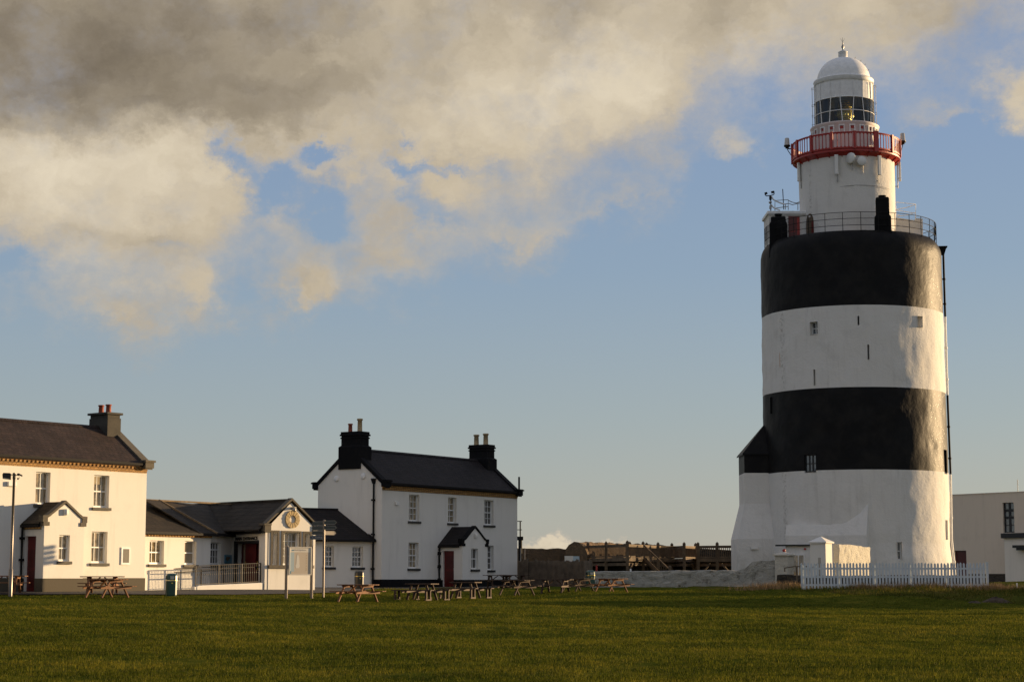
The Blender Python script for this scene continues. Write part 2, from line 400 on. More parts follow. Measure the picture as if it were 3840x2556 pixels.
def slate(name, c1, c2, w, h, mossy=0.0, kz=1.75, off=.5):
    """slates or tiles in courses: x runs along the eaves, z is stretched up the slope"""
    m = bpy.data.materials.new(name); m.use_nodes = True; g = NG(m.node_tree); b = bsdf(m)
    tc = g.new('ShaderNodeTexCoord').outputs['Object']; x, y, z = g.sep(tc)
    v = g.xyz(g.m('ADD', x, g.m('MULTIPLY', y, 0.35)), g.m('MULTIPLY', z, kz), 0.0)
    bt = g.new('ShaderNodeTexBrick'); g.L.new(v, bt.inputs['Vector']); bt.offset = off
    for k, q in (('Scale', 1.0), ('Mortar Size', 0.010), ('Mortar Smooth', 0.1), ('Bias', 0.0), ('Brick Width', w), ('Row Height', h)): bt.inputs[k].default_value = q
    bt.inputs['Color1'].default_value = tuple(c1) + (1,); bt.inputs['Color2'].default_value = tuple(c2) + (1,); bt.inputs['Mortar'].default_value = (.008, .007, .006, 1)
    n = g.noise(tc, 1.3, 6, .6); c = g.mix(g.m('MULTIPLY', g.ss(n, .42, .68), .75), bt.outputs['Color'], tuple(a * .45 for a in c1))
    if mossy: c = g.mix(g.m('MULTIPLY', g.ss(g.noise(tc, 5, 5, .7), .58, .72), mossy), c, (.10, .085, .045))
    g.L.new(c, b.inputs['Base Color']); b.inputs['Roughness'].default_value = .75; b.inputs['Specular IOR Level'].default_value = .2
    # every course tips up a little at its lower edge
    saw = g.m('FRACT', g.m('DIVIDE', g.m('MULTIPLY', z, kz), h))
    bp = g.new('ShaderNodeBump'); bp.inputs['Strength'].default_value = .9; bp.inputs['Distance'].default_value = .03
    hh = g.m('ADD', g.m('MULTIPLY', g.m('SUBTRACT', 1.0, saw), .6), g.m('ADD', g.m('MULTIPLY', bt.outputs['Fac'], -.5), g.m('MULTIPLY', g.noise(tc, 9, 4), .35)))
    g.L.new(hh, bp.inputs['Height']); g.L.new(bp.outputs[0], b.inputs['Normal'])
    MT[name] = m
slate('slate_brown', (.052, .034, .028), (.030, .021, .018), .28, .22)
slate('slate_dark', (.024, .019, .019), (.013, .011, .011), .28, .20)
slate('tile_brown', (.040, .031, .021), (.026, .021, .015), .34, .34)

def brick(name, c1, c2, mort, w, h, sc=1.0, axis='xz', rnd=.5, bump=1.0, ms=.012):
    m = bpy.data.materials.new(name); m.use_nodes = True; g = NG(m.node_tree); b = bsdf(m)
    tc = g.new('ShaderNodeTexCoord').outputs['Object']; x, y, z = g.sep(tc)
    nz = g.sep(g.noise(tc, 4.0, 2, .5, 0, 'Color')); wob = .05 * rnd
    v = g.xyz(g.m('ADD', g.m('ADD', x, y), g.m('MULTIPLY', nz[0], wob)), g.m('ADD', z, g.m('MULTIPLY', nz[1], wob)), 0.0)
    bt = g.new('ShaderNodeTexBrick'); g.L.new(v, bt.inputs['Vector'])
    for k, q in (('Scale', sc), ('Mortar Size', ms), ('Mortar Smooth', .2), ('Bias', 0.0), ('Brick Width', w), ('Row Height', h)): bt.inputs[k].default_value = q
    bt.inputs['Color1'].default_value = tuple(c1) + (1,); bt.inputs['Color2'].default_value = tuple(c2) + (1,); bt.inputs['Mortar'].default_value = tuple(mort) + (1,)
    c = g.mix(g.m('MULTIPLY', g.ss(g.noise(tc, 12, 5, .6), .35, .65), .4), bt.outputs['Color'], tuple(a * .5 for a in c1))
    g.L.new(c, b.inputs['Base Color']); b.inputs['Roughness'].default_value = .85
    bp = g.new('ShaderNodeBump'); bp.inputs['Strength'].default_value = bump; bp.inputs['Distance'].default_value = .02
    g.L.new(g.m('ADD', g.m('MULTIPLY', bt.outputs['Fac'], -1.0), g.m('MULTIPLY', g.noise(tc, 25, 4), .5)), bp.inputs['Height']); g.L.new(bp.outputs[0], b.inputs['Normal'])
    MT[name] = m
brick('brick_yellow', (.66, .38, .13), (.46, .24, .075), (.10, .06, .03), .22, .085, ms=.016)

def rubble(name, c1, c2, mort, scale=3.2, stretch=2.0, cover=0.0, white=(.55, .53, .47), bdist=.06):
    """random rubble stone; cover = how much limewash is left on it"""
    m = bpy.data.materials.new(name); m.use_nodes = True; g = NG(m.node_tree); b = bsdf(m)
    tc = g.new('ShaderNodeTexCoord').outputs['Object']; x, y, z = g.sep(tc)
    v = g.xyz(x, y, g.m('MULTIPLY', z, stretch))
    vo = g.new('ShaderNodeTexVoronoi', feature='DISTANCE_TO_EDGE'); vo.inputs['Scale'].default_value = scale; g.L.new(v, vo.inputs['Vector'])
    vc = g.new('ShaderNodeTexVoronoi'); vc.inputs['Scale'].default_value = scale; g.L.new(v, vc.inputs['Vector'])
    gap = g.ss(vo.outputs['Distance'], 0.0, 0.07)
    if cover: gap = g.m('ADD', .78, g.m('MULTIPLY', g.m('MULTIPLY', gap, g.ss(g.noise(tc, 1.9, 5, .6), .35, .6)), .22), clamp=True)
    st = g.mix(g.sep(vc.outputs['Color'])[0], tuple(c1), tuple(c2)); st = g.mix(g.m('MULTIPLY', g.noise(tc, 14, 5), .6), st, tuple(a * .5 for a in c1))
    c = g.mix(gap, tuple(mort), st)
    if cover:
        k = g.ss(g.noise(tc, 2.6, 7, .68), .36 + cover * .18, .60 + cover * .18); wc = g.mix(g.m('ADD', .35, g.m('MULTIPLY', gap, .65), clamp=True), tuple(a * .55 for a in white), tuple(white)); wc = g.mix(g.m('MULTIPLY', g.noise(tc, 7, 5, .65), .5), wc, tuple(a * .6 for a in white)); c = g.mix(k, wc, c)
    g.L.new(c, b.inputs['Base Color']); b.inputs['Roughness'].default_value = .9
    bp = g.new('ShaderNodeBump'); bp.inputs['Strength'].default_value = 1.0; bp.inputs['Distance'].default_value = bdist
    g.L.new(g.m('ADD', gap, g.m('MULTIPLY', g.noise(g.xyz(x, y, g.m('MULTIPLY', z, 1.8)), 6 if cover else 9, 6, .65), 1.6 if cover else .8)), bp.inputs['Height']); g.L.new(bp.outputs[0], b.inputs['Normal'])
    MT[name] = m
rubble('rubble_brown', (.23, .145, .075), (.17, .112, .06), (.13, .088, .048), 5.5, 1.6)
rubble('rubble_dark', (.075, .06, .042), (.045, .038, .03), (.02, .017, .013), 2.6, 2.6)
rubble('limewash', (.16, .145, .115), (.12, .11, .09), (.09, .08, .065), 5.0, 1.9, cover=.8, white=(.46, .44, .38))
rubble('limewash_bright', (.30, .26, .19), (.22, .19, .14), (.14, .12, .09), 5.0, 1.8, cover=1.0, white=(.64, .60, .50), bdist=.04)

def tower_black():
    m = bpy.data.materials.new('tower_black'); m.use_nodes = True; g = NG(m.node_tree); b = bsdf(m)
    tc = g.new('ShaderNodeTexCoord').outputs['Object']
    g.L.new(g.mix(g.ss(g.noise(tc, .9, 6, .6), .4, .7), (.0085, .0085, .009), (.016, .015, .014)), b.inputs['Base Color'])
    b.inputs['Roughness'].default_value = .50; b.inputs['Specular IOR Level'].default_value = .10
    bp = g.new('ShaderNodeBump'); bp.inputs['Strength'].default_value = 1.0; bp.inputs['Distance'].default_value = .022
    g.L.new(g.m('ADD', g.noise(tc, 3.2, 4, .5), g.m('MULTIPLY', g.noise(tc, 11, 4, .6), .12)), bp.inputs['Height']); g.L.new(bp.outputs[0], b.inputs['Normal'])
    MT['tower_black'] = m
tower_black()
def grass_mats():
    for nm, lo, mid, hi, dry in (('lawn', (.020, .031, .005), (.068, .080, .010), (.155, .138, .021), .36), ('rough_grass', (.024, .034, .007), (.070, .078, .014), (.150, .105, .035), .55)):
        m = bpy.data.materials.new(nm); m.use_nodes = True; g = NG(m.node_tree); b = bsdf(m)
        tc = g.new('ShaderNodeTexCoord').outputs['Object']; x, y, z = g.sep(tc)
        v = g.xyz(x, g.m('MULTIPLY', y, 1.3), 0.0)
        f = g.m('ADD', g.m('MULTIPLY', g.noise(v, .22, 5, .6), .5), g.m('MULTIPLY', g.noise(v, 1.6, 6, .65), .5))
        c = g.ramp(f, [(.32, lo), (.50, mid), (.66, hi)])
        c = g.mix(g.m('MULTIPLY', g.ss(g.noise(v, 5.0, 4, .6), .52, .75), dry), c, (.13, .10, .035))
        g.L.new(c, b.inputs['Base Color']); b.inputs['Roughness'].default_value = 1.0; b.inputs['Specular IOR Level'].default_value = .0
        bp = g.new('ShaderNodeBump'); bp.inputs['Strength'].default_value = 1.0; bp.inputs['Distance'].default_value = .06
        g.L.new(g.m('ADD', g.noise(tc, 5, 6, .7), g.m('MULTIPLY', g.noise(tc, 28, 4, .7), .5)), bp.inputs['Height']); g.L.new(bp.outputs[0], b.inputs['Normal'])
        MT[nm] = m
        # blades: same hues, light passes through them a little
        m2 = m.copy(); m2.name = nm + '_blade'; nt = m2.node_tree; g2 = NG(nt); b2 = nt.nodes['Principled BSDF']
        for l in list(b2.inputs['Normal'].links): nt.links.remove(l)
        tr = g2.new('ShaderNodeBsdfTranslucent'); src = b2.inputs['Base Color'].links[0].from_socket
        tc2 = g2.new('ShaderNodeTexCoord').outputs['Object']; wn = g2.ss(g2.noise(tc2, 11.0, 3, .7), .40, .66); wn2 = g2.ss(g2.noise(tc2, 55.0, 1, .5), .60, .72); bright = g2.mix(1.0, src, g2.mix(wn, (.55, .62, .6), (2.3, 2.0, 1.5)), 'MULTIPLY'); bright = g2.mix(g2.m('MULTIPLY', wn2, .6), bright, (.30, .26, .12)); g2.L.new(bright, b2.inputs['Base Color']); g2.L.new(bright, tr.inputs[0])
        mx = g2.new('ShaderNodeMixShader'); mx.inputs[0].default_value = .35; g2.L.new(b2.outputs[0], mx.inputs[1]); g2.L.new(tr.outputs[0], mx.inputs[2])
        g2.L.new(mx.outputs[0], nt.nodes['Material Output'].inputs[0]); MT[nm + '_blade'] = m2
grass_mats()

# ------------------------------------------------------------------ ground
CP = np.array([(-25, 5, 0), (0, 5, -.05), (15, 10, 0), (40, 20, .05), (-15, 29, 0), (0, 29, 0), (15, 29, .03), (-30, 50, .42), (-20, 55, .42), (0, 55, .26), (18, 55, .28), (34, 60, .3), (-13, 70, .62),
    (-22.5, 77.6, 1.05), (-19.5, 79.3, 1.07), (-21, 75.2, .93), (-18, 76, .92), (-14.3, 78.4, .92), (-16.8, 82, 1.06), (-13, 86, 1.08), (-7, 80, .68), (-4.6, 83, .71), (-2.2, 86, .765), (0, 92, .84), (2.5, 95, .87), (5.4, 92, .95), (3.6, 98, .92), (7.5, 84, .66), (10, 96, .95),
    (-8.8, 86.5, .93), (-10.6, 82, .88), (-26, 90, 1.03), (-16.8, 85, 1.04), (-12.2, 91.5, 1.10), (-7.5, 105.5, 1.13), (.3, 117, 1.18), (-4, 110, 1.15), (2, 106, 1.12), (-15, 100, 1.15),
    (6.5, 111.5, 1.17), (13.5, 111, 1.18), (14.7, 95.5, 1.16), (19, 95.5, 1.16), (24, 95.5, 1.06), (20, 84, .46), (14, 84, .55), (23, 79, .28), (26, 89, .88), (22, 91.5, 1.0), (29, 95, 1.0), (31, 86, .5), (40, 90, .8),
    (34, 128, 1.42), (24, 120, 1.3), (45, 120, 1.4), (10, 125, 1.25), (-20, 120, 1.2), (0, 140, 1.2), (30, 150, 1.3), (60, 150, 1.3), (-40, 150, 1.2), (-40, 100, 1.1), (60, 60, .4), (-50, 50, .4), (60, 110, 1.0)], float)
def _tps():
    P = CP[:, :2]; n = len(P); r = np.linalg.norm(P[:, None] - P[None], axis=2); K = np.where(r > 0, r * r * np.log(r + 1e-9), 0) + np.eye(n) * 6.0
    Q = np.hstack([np.ones((n, 1)), P]); A = np.block([[K, Q], [Q.T, np.zeros((3, 3))]])
    return np.linalg.solve(A, np.concatenate([CP[:, 2], np.zeros(3)]))
_S = _tps()
def gz_arr(x, y):
    x = np.asarray(x, float); y = np.asarray(y, float); out = np.full(x.shape, _S[-3]) + _S[-2] * x + _S[-1] * y
    for (px, py, _), w in zip(CP, _S[:-3]):
        r2 = (x - px) ** 2 + (y - py) ** 2; out += w * 0.5 * r2 * np.log(r2 + 1e-12)
    t = np.clip((np.maximum(np.abs(x) - 55, 0) + np.maximum(y - 150, 0) + np.maximum(5 - y, 0)) / 25, 0, 1)
    out = np.clip(out, -.2, 1.5) * (1 - t) + t * np.where(y > 40, 1.0, 0.0)
    out = out + 5.6 * np.exp(-((x - 53) / 6.5) ** 4 - ((y - 101) / 4.6) ** 2) + 3.0 * np.exp(-((x - 49) / 4.5) ** 2 - ((y - 90) / 2.2) ** 2)   # unseen knolls added right of frame to throw the lawn's shadow band
    f = np.clip((np.hypot(x, y - 60) - 220) / 120, 0, 1)
    return out - f * 6.0
def gz(x, y): return float(gz_arr(np.array([x]), np.array([y]))[0])
_GC = {}
def vnoise(x, y, seed):
    if seed not in _GC: _GC[seed] = np.random.RandomState(seed).rand(256, 256)
    G = _GC[seed]; xi = np.floor(x).astype(int); yi = np.floor(y).astype(int); fx = x - xi; fy = y - yi
    fx = fx * fx * (3 - 2 * fx); fy = fy * fy * (3 - 2 * fy); a = lambda i, j: G[(xi + i) & 255, (yi + j) & 255]
    return (a(0, 0) * (1 - fx) + a(1, 0) * fx) * (1 - fy) + (a(0, 1) * (1 - fx) + a(1, 1) * fx) * fy - .5
PATH_EDGE = [(-60, 70), (-25, 75.0), (-21, 76.1), (-18.5, 77.2), (-15, 79.0), (-12, 81.8), (-9.6, 85.6), (-8.0, 90.5), (-6.6, 97.5), (-4.2, 102.5), (-1, 107.5), (2.2, 113.0)]
def edge_y(x): return np.interp(x, [p[0] for p in PATH_EDGE], [p[1] for p in PATH_EDGE], right=400)
def rough_w(x, y):
    """1 on the unmown bank at the right, 0 on the mown lawn"""
    b = np.interp(x, [9.5, 11, 14, 18, 23, 30, 60], [112, 104, 92, 87.5, 83.5, 81, 78])
    return np.clip((y - b) / 2.0, 0, 1) * (x > 9.5)
def lumps(x, y):
    w = rough_w(x, y); e = edge_y(x); calm = np.clip(np.abs(y - e) / 3 + (y < e) * .6, 0, 1) * (y < e + .3)
    l = .26 * vnoise(x / 13, y / 8, 11) + .10 * vnoise(x / 6, y / 5, 13) + .075 * vnoise(x / 3.1, y / 3.6, 1) + .060 * vnoise(x / 1.15, y / 1.3, 2) + .036 * vnoise(x / .45, y / .5, 3)
    r = .30 * vnoise(x / 2.6, y / 2.2, 4) + .22 * vnoise(x / .9, y / .8, 5) + .08 * vnoise(x / .35, y / .35, 6)
    return (l * (1 - w) + r * w * .75) * np.where(y < e, calm, 0.0)
def grid_mesh(name, xs, ys, m, dz=0.0):
    X, Y = np.meshgrid(xs, ys); Z = gz_arr(X, Y) + lumps(X, Y) + dz
    nx, ny = len(xs), len(ys); co_ = np.stack([X, Y, Z], -1).reshape(-1, 3)
    i = np.arange(nx * ny).reshape(ny, nx); q = np.stack([i[:-1, :-1], i[:-1, 1:], i[1:, 1:], i[1:, :-1]], -1).reshape(-1, 4)
    me = bpy.data.meshes.new(name); me.vertices.add(len(co_)); me.vertices.foreach_set('co', co_.ravel()); me.loops.add(q.size); me.loops.foreach_set('vertex_index', q.ravel())
    me.polygons.add(len(q)); me.polygons.foreach_set('loop_start', np.arange(len(q)) * 4); me.polygons.foreach_set('loop_total', np.full(len(q), 4)); me.polygons.foreach_set('use_smooth', np.ones(len(q), bool))
    for mm in (m if isinstance(m, list) else [m]): me.materials.append(mm)
    if isinstance(m, list):
        cx = X[:-1, :-1].ravel() + .1; cy = Y[:-1, :-1].ravel() + .1; me.polygons.foreach_set('material_index', (rough_w(cx, cy) + .35 * vnoise(cx / .6, cy / .6, 9) > .5).astype(int))
    me.update(); me.validate()
    o = bpy.data.objects.new(name, me); COL.objects.link(o); return o
def spread(a, b, step, far):
    c = list(np.arange(a, b + 1e-6, step)); s = step; x = b
    while x < far: s *= 1.35; x += s; c.append(x)
    s = step; x = a; pre = []
    while x > -far: s *= 1.35; x -= s; pre.append(x)
    return np.array(pre[::-1] + c)
def build_ground():
    xs = spread(-29, 45, .17, 1500); ys = spread(26, 100, .17, 1500)
    o = grid_mesh('ground', xs, ys, [MT['lawn'], MT['rough_grass']]); o['kind'] = 'structure'
    sea = MB().poly([(-9000, -9000, -3.5), (9000, -9000, -3.5), (9000, 12000, -3.5), (-9000, 12000, -3.5)])
    mat('sea', (.02, .05, .07), .15, bump=.4, bscale=.6); s = sea.build('sea', MT['sea']); s['kind'] = 'structure'
    # tarmac between the lawn and the houses
    V = []; Fc = []; xs = np.arange(-45, 2.21, .5); K = 14
    for x in xs:
        e = float(edge_y(x)) + .12 * float(vnoise(np.array([x / .7]), np.array([3.0]), 12)[0])
        for k in range(K): y = e + (k / (K - 1)) ** 1.3 * 22; V.append((x, y, gz(x, y) + .035))
    for i in range(len(xs) - 1):
        for k in range(K - 1): a = i * K + k; Fc.append((a, a + K, a + K + 1, a + 1))
    p = MB(); p.add(V, Fc, True); p = p.build('path', MT['asphalt']); p['kind'] = 'structure'
def blades(name, n, region, m, hmin, hmax, wid, seed, lean=.5, tuft=1):
    rs = np.random.RandomState(seed); x, y = region(rs, n); n = len(x); z = gz_arr(x, y) + lumps(x, y) - .01
    h = rs.uniform(hmin, hmax, n); w = wid * rs.uniform(.6, 1.4, n) * (y / 60.0) ** .6; a = rs.uniform(0, 2 * pi, n); la = rs.uniform(0, 2 * pi, n); ll = rs.uniform(0, lean, n) * h
    dx, dy = np.cos(a) * w / 2, np.sin(a) * w / 2
    V = np.stack([np.stack([x - dx, y - dy, z], -1), np.stack([x + dx, y + dy, z], -1), np.stack([x + np.cos(la) * ll, y + np.sin(la) * ll, z + h], -1)], 1).reshape(-1, 3)
    me = bpy.data.meshes.new(name); me.vertices.add(3 * n); me.vertices.foreach_set('co', V.ravel()); me.loops.add(3 * n); me.loops.foreach_set('vertex_index', np.arange(3 * n))
    me.polygons.add(n); me.polygons.foreach_set('loop_start', np.arange(n) * 3); me.polygons.foreach_set('loop_total', np.full(n, 3)); me.materials.append(m); me.update()
    o = bpy.data.objects.new(name, me); COL.objects.link(o); o['kind'] = 'stuff'; return o
def lawn_region(rs, n):
    y = 27.0 * (100 / 27.0) ** rs.rand(n); hw = y * .292 + 1.0; x = rs.uniform(-1, 1, n) * hw
    k = (y < edge_y(x) - .02) & (rough_w(x, y) < .5) & (vnoise(x / .5, y / .5, 21) + .4 * vnoise(x / 2, y / 2, 22) + rs.uniform(-.25, .45, n) > -.12); return x[k], y[k]
def bank_region(rs, n):
    x = rs.uniform(9.5, 37, n); y = rs.uniform(80, 112, n); k = (rough_w(x, y) > .4) & (vnoise(x / .7, y / .7, 31) + rs.uniform(-.3, .5, n) > -.05) & ~((y > 97) & (x > 10)); return x[k], y[k]
def dry_region(rs, n):
    cs = [(17.6, 92.6, .5), (24.3, 94.4, .5), (26.5, 95.6, 1.4), (28.5, 96, 1.2), (14.2, 95.6, .7), (13.2, 96.2, .6), (19.5, 93.8, 1.5), (27.5, 84.6, .9), (24.6, 94.0, .8), (12.8, 95.0, .9), (30, 95, 1.4), (21.8, 94.2, 1.2)]
    i = rs.randint(0, len(cs), n); c = np.array(cs)[i]; return c[:, 0] + rs.randn(n) * c[:, 2], c[:, 1] + rs.randn(n) * c[:, 2] * .35
build_ground()
g1 = blades('lawn_grass', 520000, lawn_region, MT['lawn_blade'], .03, .095, .020, 5)
g2 = blades('bank_grass', 110000, bank_region, MT['rough_grass_blade'], .08, .24, .022, 6)
mat('dry_grass', (.26, .16, .065), .8); g3 = blades('dry_grass', 5200, dry_region, MT['dry_grass'], .15, .42, .018, 8, lean=.8)

# ------------------------------------------------------------------ buildings
def set_m(o, M): o.matrix_basis = M; return o
def wall(mb, x0, x1, z0, z1, ops=(), y=0.0, rv=.24):
    """wall face looking towards -y with real openings (xa, xb, za, zb) and their reveals"""
    xs = sorted({x0, x1} | {v for o in ops for v in o[:2]}); zs = sorted({z0, z1} | {v for o in ops for v in o[2:4]})
    for i in range(len(xs) - 1):
        for j in range(len(zs) - 1):
            cx, cz = (xs[i] + xs[i + 1]) / 2, (zs[j] + zs[j + 1]) / 2
            if any(o[0] < cx < o[1] and o[2] < cz < o[3] for o in ops): continue
            mb.poly([(xs[i], y, zs[j]), (xs[i + 1], y, zs[j]), (xs[i + 1], y, zs[j + 1]), (xs[i], y, zs[j + 1])])
    for a, b, c, d in [o[:4] for o in ops]:
        mb.poly([(a, y, c), (a, y, d), (a, y + rv, d), (a, y + rv, c)]); mb.poly([(b, y, c), (b, y + rv, c), (b, y + rv, d), (b, y, d)])
        mb.poly([(a, y, d), (b, y, d), (b, y + rv, d), (a, y + rv, d)]); mb.poly([(a, y, c), (a, y + rv, c), (b, y + rv, c), (b, y, c)])
def window(parent, M, w, h, cols=2, rows=(1, 1), gl='glass_dark', sill='sill_black', rv=.20, fm='frame_white', sash=True, blind=0.0, sh=.13, sp=.09, bar=.024):
    """sash window; M puts its bottom left corner on the wall face, which looks towards -y"""
    m = MB(); b = .055; y0, y1 = rv - .03, rv + .05
    for a in ((0, b, 0, h), (w - b, w, 0, h), (b, w - b, h - b, h), (b, w - b, 0, b + .03)): m.box(a[0], a[1], y0, y1, a[2], a[3])
    zm = h * rows[0] / (rows[0] + rows[1]) if rows[1] and rows[0] != rows[1] else h * .5
    if sash: m.box(b, w - b, y0 + .004, y1, zm - .025, zm + .03)
    for i in range(1, cols): x = b + (w - 2 * b) * i / cols; m.box(x - bar / 2, x + bar / 2, y0 + .022, y1, b + .03, h - b)
    lo, hi = ((b + .03, zm - .025), (zm + .03, h - b)) if sash else ((b + .03, h - b), (0, 0))
    for (q0, q1), n in zip((lo, hi), rows):
        for j in range(1, n): z = q0 + (q1 - q0) * j / n; m.box(b, w - b, y0 + .018, y1, z - bar / 2, z + bar / 2)
    o = m.build('window', MT[fm], parent); set_m(o, M)
    MB().poly([(b / 2, rv + .03, b / 2), (w - b / 2, rv + .03, b / 2), (w - b / 2, rv + .03, h - b / 2), (b / 2, rv + .03, h - b / 2)]).build('pane', MT[gl], o)
    if blind:
        MB().box(b, w - b, rv + .002, rv + .012, h * (1 - blind), h - b).build('blind', MT['blind'], o)
    if sill:
        s = MB(); s.box(-.10, w + .10, -sp, rv - .04, -sh, -.004); s.build('sill', MT[sill], o, bevel=.012)
    return o
def chimney(parent, M, bw, bd, sw, sd_, z0, zb, zs, cap, mname, pots, pot_mats, stepped=True):
    m = MB(); m.box(-bw / 2, bw / 2, -bd / 2, bd / 2, z0, zb)
    if stepped: m.frustum((0, 0, zb), bw, bd, .09, sw, sd_)
    m.box(-sw / 2, sw / 2, -sd_ / 2, sd_ / 2, zb, zs)
    a = cap; m.box(-sw / 2 - a, sw / 2 + a, -sd_ / 2 - a, sd_ / 2 + a, zs, zs + .10)
    if stepped: m.box(-sw / 2 - a * .4, sw / 2 + a * .4, -sd_ / 2 - a * .4, sd_ / 2 + a * .4, zs + .10, zs + .24); m.box(-sw / 2 - a * .6, sw / 2 + a * .6, -sd_ / 2 - a * .6, sd_ / 2 + a * .6, zs - .16, zs - .08)
    c = m.build('chimney', MT[mname], parent, bevel=.015); set_m(c, M)
    zt = zs + (.24 if stepped else .10)
    for (px, py, r, h), pm in zip(pots, pot_mats):
        p = MB(); p.lathe([(r * 1.05, 0), (r * .95, .06), (r * .86, h * .85), (r * 1.12, h * .87), (r * 1.14, h * .97), (r * .95, h), (r * .7, h), (r * .68, h - .2)], (px, py, zt - .02), 16); p.build('chimney_pot', MT[pm], c)
    return c
def roof_slab(mb, x0, x1, ya, za, yb, zb, th=.07):
    """one slope from the eaves (ya, za) to the ridge (yb, zb)"""
    n = Vector((0, -(zb - za), (yb - ya))).normalized(); n = n if n.z > 0 else -n
    P = [(x0, ya, za), (x1, ya, za), (x1, yb, zb), (x0, yb, zb)]; mb.prism([tuple(Vector(p) - n * th) for p in P], n * th)
def coping(mb, x, w, D, ze, zr, up=.16, th=.10, over=.30):
    for s in (0, 1):
        a = Vector((x, (-over if s == 0 else D + over), ze - over * (zr - ze) / (D / 2))); b = Vector((x, D / 2, zr))
        a.z += up; b.z += up
        mb.prism([(x - w / 2, a.y, a.z - th * 2.2), (x - w / 2, b.y, b.z - th * 2.2), (x - w / 2, b.y, b.z + th * .4), (x - w / 2, a.y, a.z + th * .4)], (w, 0, 0))
def down_pipe(parent, x, y, z0, z1, m='black_metal', r=.045, hopper=False, name='drainpipe', brackets=3):
    p = MB(); p.tube([(x, y, z0), (x, y, z1)], r, 10)
    for k in range(brackets): z = z0 + (z1 - z0) * (k + .5) / brackets; p.box(x - r * 2.2, x + r * 2.2, y - r * 1.2, y + r * 1.6, z - .05, z + .05)
    if hopper: p.frustum((x, y, z1 - .05), .11, .11, .30, .30, .24)
    return p.build(name, MT[m], parent)

def porch(root, fr, x0, x1, p, ze, zap, zsh, zp, trim, wall_m, plinth, slate_m, win, door, brick=False, gl='glass_dark'):
    """gabled porch standing p in front of y = 0; all z are relative to the house base"""
    w = MB(); xm = (x0 + x1) / 2; zr = zap
    wa, wb, wc, wd = win
    wall(w, x0, x1, zp, zsh, [(wa, wb, wc, wd)], -p)
    w.poly([(x0, -p, zsh), (x1, -p, zsh), (x1 - .18, -p, zsh + .02), (xm, -p, zr - .06), (x0 + .18, -p, zsh + .02)])
    # side with the doorway (looks to -x) and the blind side
    w.M = Matrix.Translation((x0, 0, 0)) @ Matrix.Rotation(-pi / 2, 4, 'Z')      # local x -> -y of house
    da, db, dz = door                                                           # distances out from the house wall
    wall(w, 0.0, p, 0, ze, [(da, db, -.001, dz)], 0, .18)
    w.M = Matrix.Identity(4)
    w.poly([(x1, 0, 0), (x1, -p, 0), (x1, -p, ze), (x1, 0, ze)])
    w.build('porch_wall', MT[wall_m], root)
    b = MB(); b.box(x0 - .025, x1 + .025, -p - .03, -p + .1, 0 - .3, zp); b.box(x1 - .1, x1 + .025, -p + .1, 0, -.3, zp)
    b.box(x0 - .025, x0 + .05, -p + .1, -db - .001, -.3, zp); b.box(x0 - .025, x0 + .05, -da + .001, 0, -.3, zp); b.build('porch_plinth', MT[plinth], root)
    r = MB()
    for s, xe in ((1, x0 - .12), (-1, x1 + .12)):
        a = Vector((xe, 0, ze)); c = Vector((xm, 0, zr)); n = Vector((-(c.z - a.z), 0, (c.x - a.x))); n = (n if n.z > 0 else -n).normalized() * .06
        r.prism([(a.x, 0.0, a.z), (c.x, 0.0, c.z), (c.x, -p + .18, c.z), (a.x, -p + .18, a.z)], n)
    r.build('porch_roof', MT[slate_m], root)
    t = MB()                                                                      # swept coping with kneelers on the gable
    for s in (-1, 1):
        xe = xm + s * (xm - x0 + .12)
        path = [(xm, zr + .10), (xm + s * (xm - x0) * .40, zr + .10 - (zr - zsh) * .46), (xm + s * (xm - x0) * .72, zsh + .20), (xm + s * (xm - x0) * .88, zsh + .10), (xe, zsh + .09)]
        for (xa, za), (xb, zb) in zip(path[:-1], path[1:]):
            q = [(xa, -p - .06, za), (xb, -p - .06, zb), (xb, -p - .06, zb - .11), (xa, -p - .06, za - .12)]
            t.prism(q if s > 0 else q[::-1], (0, .30, 0))
        xk = xe; t.box(xk, xk - s * .26, -p - .05, -p + .24, zsh - .18, zsh + .0); t.box(xk - s * .04, xk - s * .36, -p - .05, -p + .22, zsh - .34, zsh - .18)
    t.build('coping', MT[trim], root)
    gt = MB(); gt.box(x0 - .20, x0 - .09, -p + .16, .0, ze - .10, ze + .01); gt.build('gutter', MT['black_metal'], root)
    if brick:
        k = MB(); k.box(x0 - .05, x0, -p + .18, 0, ze - .19, ze - .10); k.build('brick_band', MT['brick_yellow'], root)
    down_pipe(root, x0 - .12, -.07, .05, ze - .1)
    window(root, T(wa, -p, wc), wb - wa, wd - wc, 2, (1, 1), gl, 'sill_black' if trim == 'black_render' else 'sill_grey', rv=.16)
    dr = MB(); dr.box(x0 + .14, x0 + .19, -db, -da, 0.0, dz); dr = dr.build('door', MT['red_door'], root)
    pn = MB()
    for za, zb in ((.25, .95), (1.1, 1.85)): pn.box(x0 + .130, x0 + .142, -db + .14, -da - .14, za, zb)
    pn.build('door_panel', MT['red_dark'], dr); MB().box(x0 + .09, x0 + .142, -db + .05, -db + .09, 1.0, 1.14).build('handle', MT['metal_grey'], dr)
    st = MB(); st.box(x0 - .35, x0 + .1, -db - .05, -da + .05, -.3, .0); st.build('step', MT[plinth], root)
    lp = MB(); lp.lathe([(.085, -.13), (.10, -.1), (.10, .1), (.085, .13)], (xm, -p - .07, zr - (zr - zsh) * .62), 14, cap=True); lp.build('bulkhead_lamp', MT['plastic_white'], root)

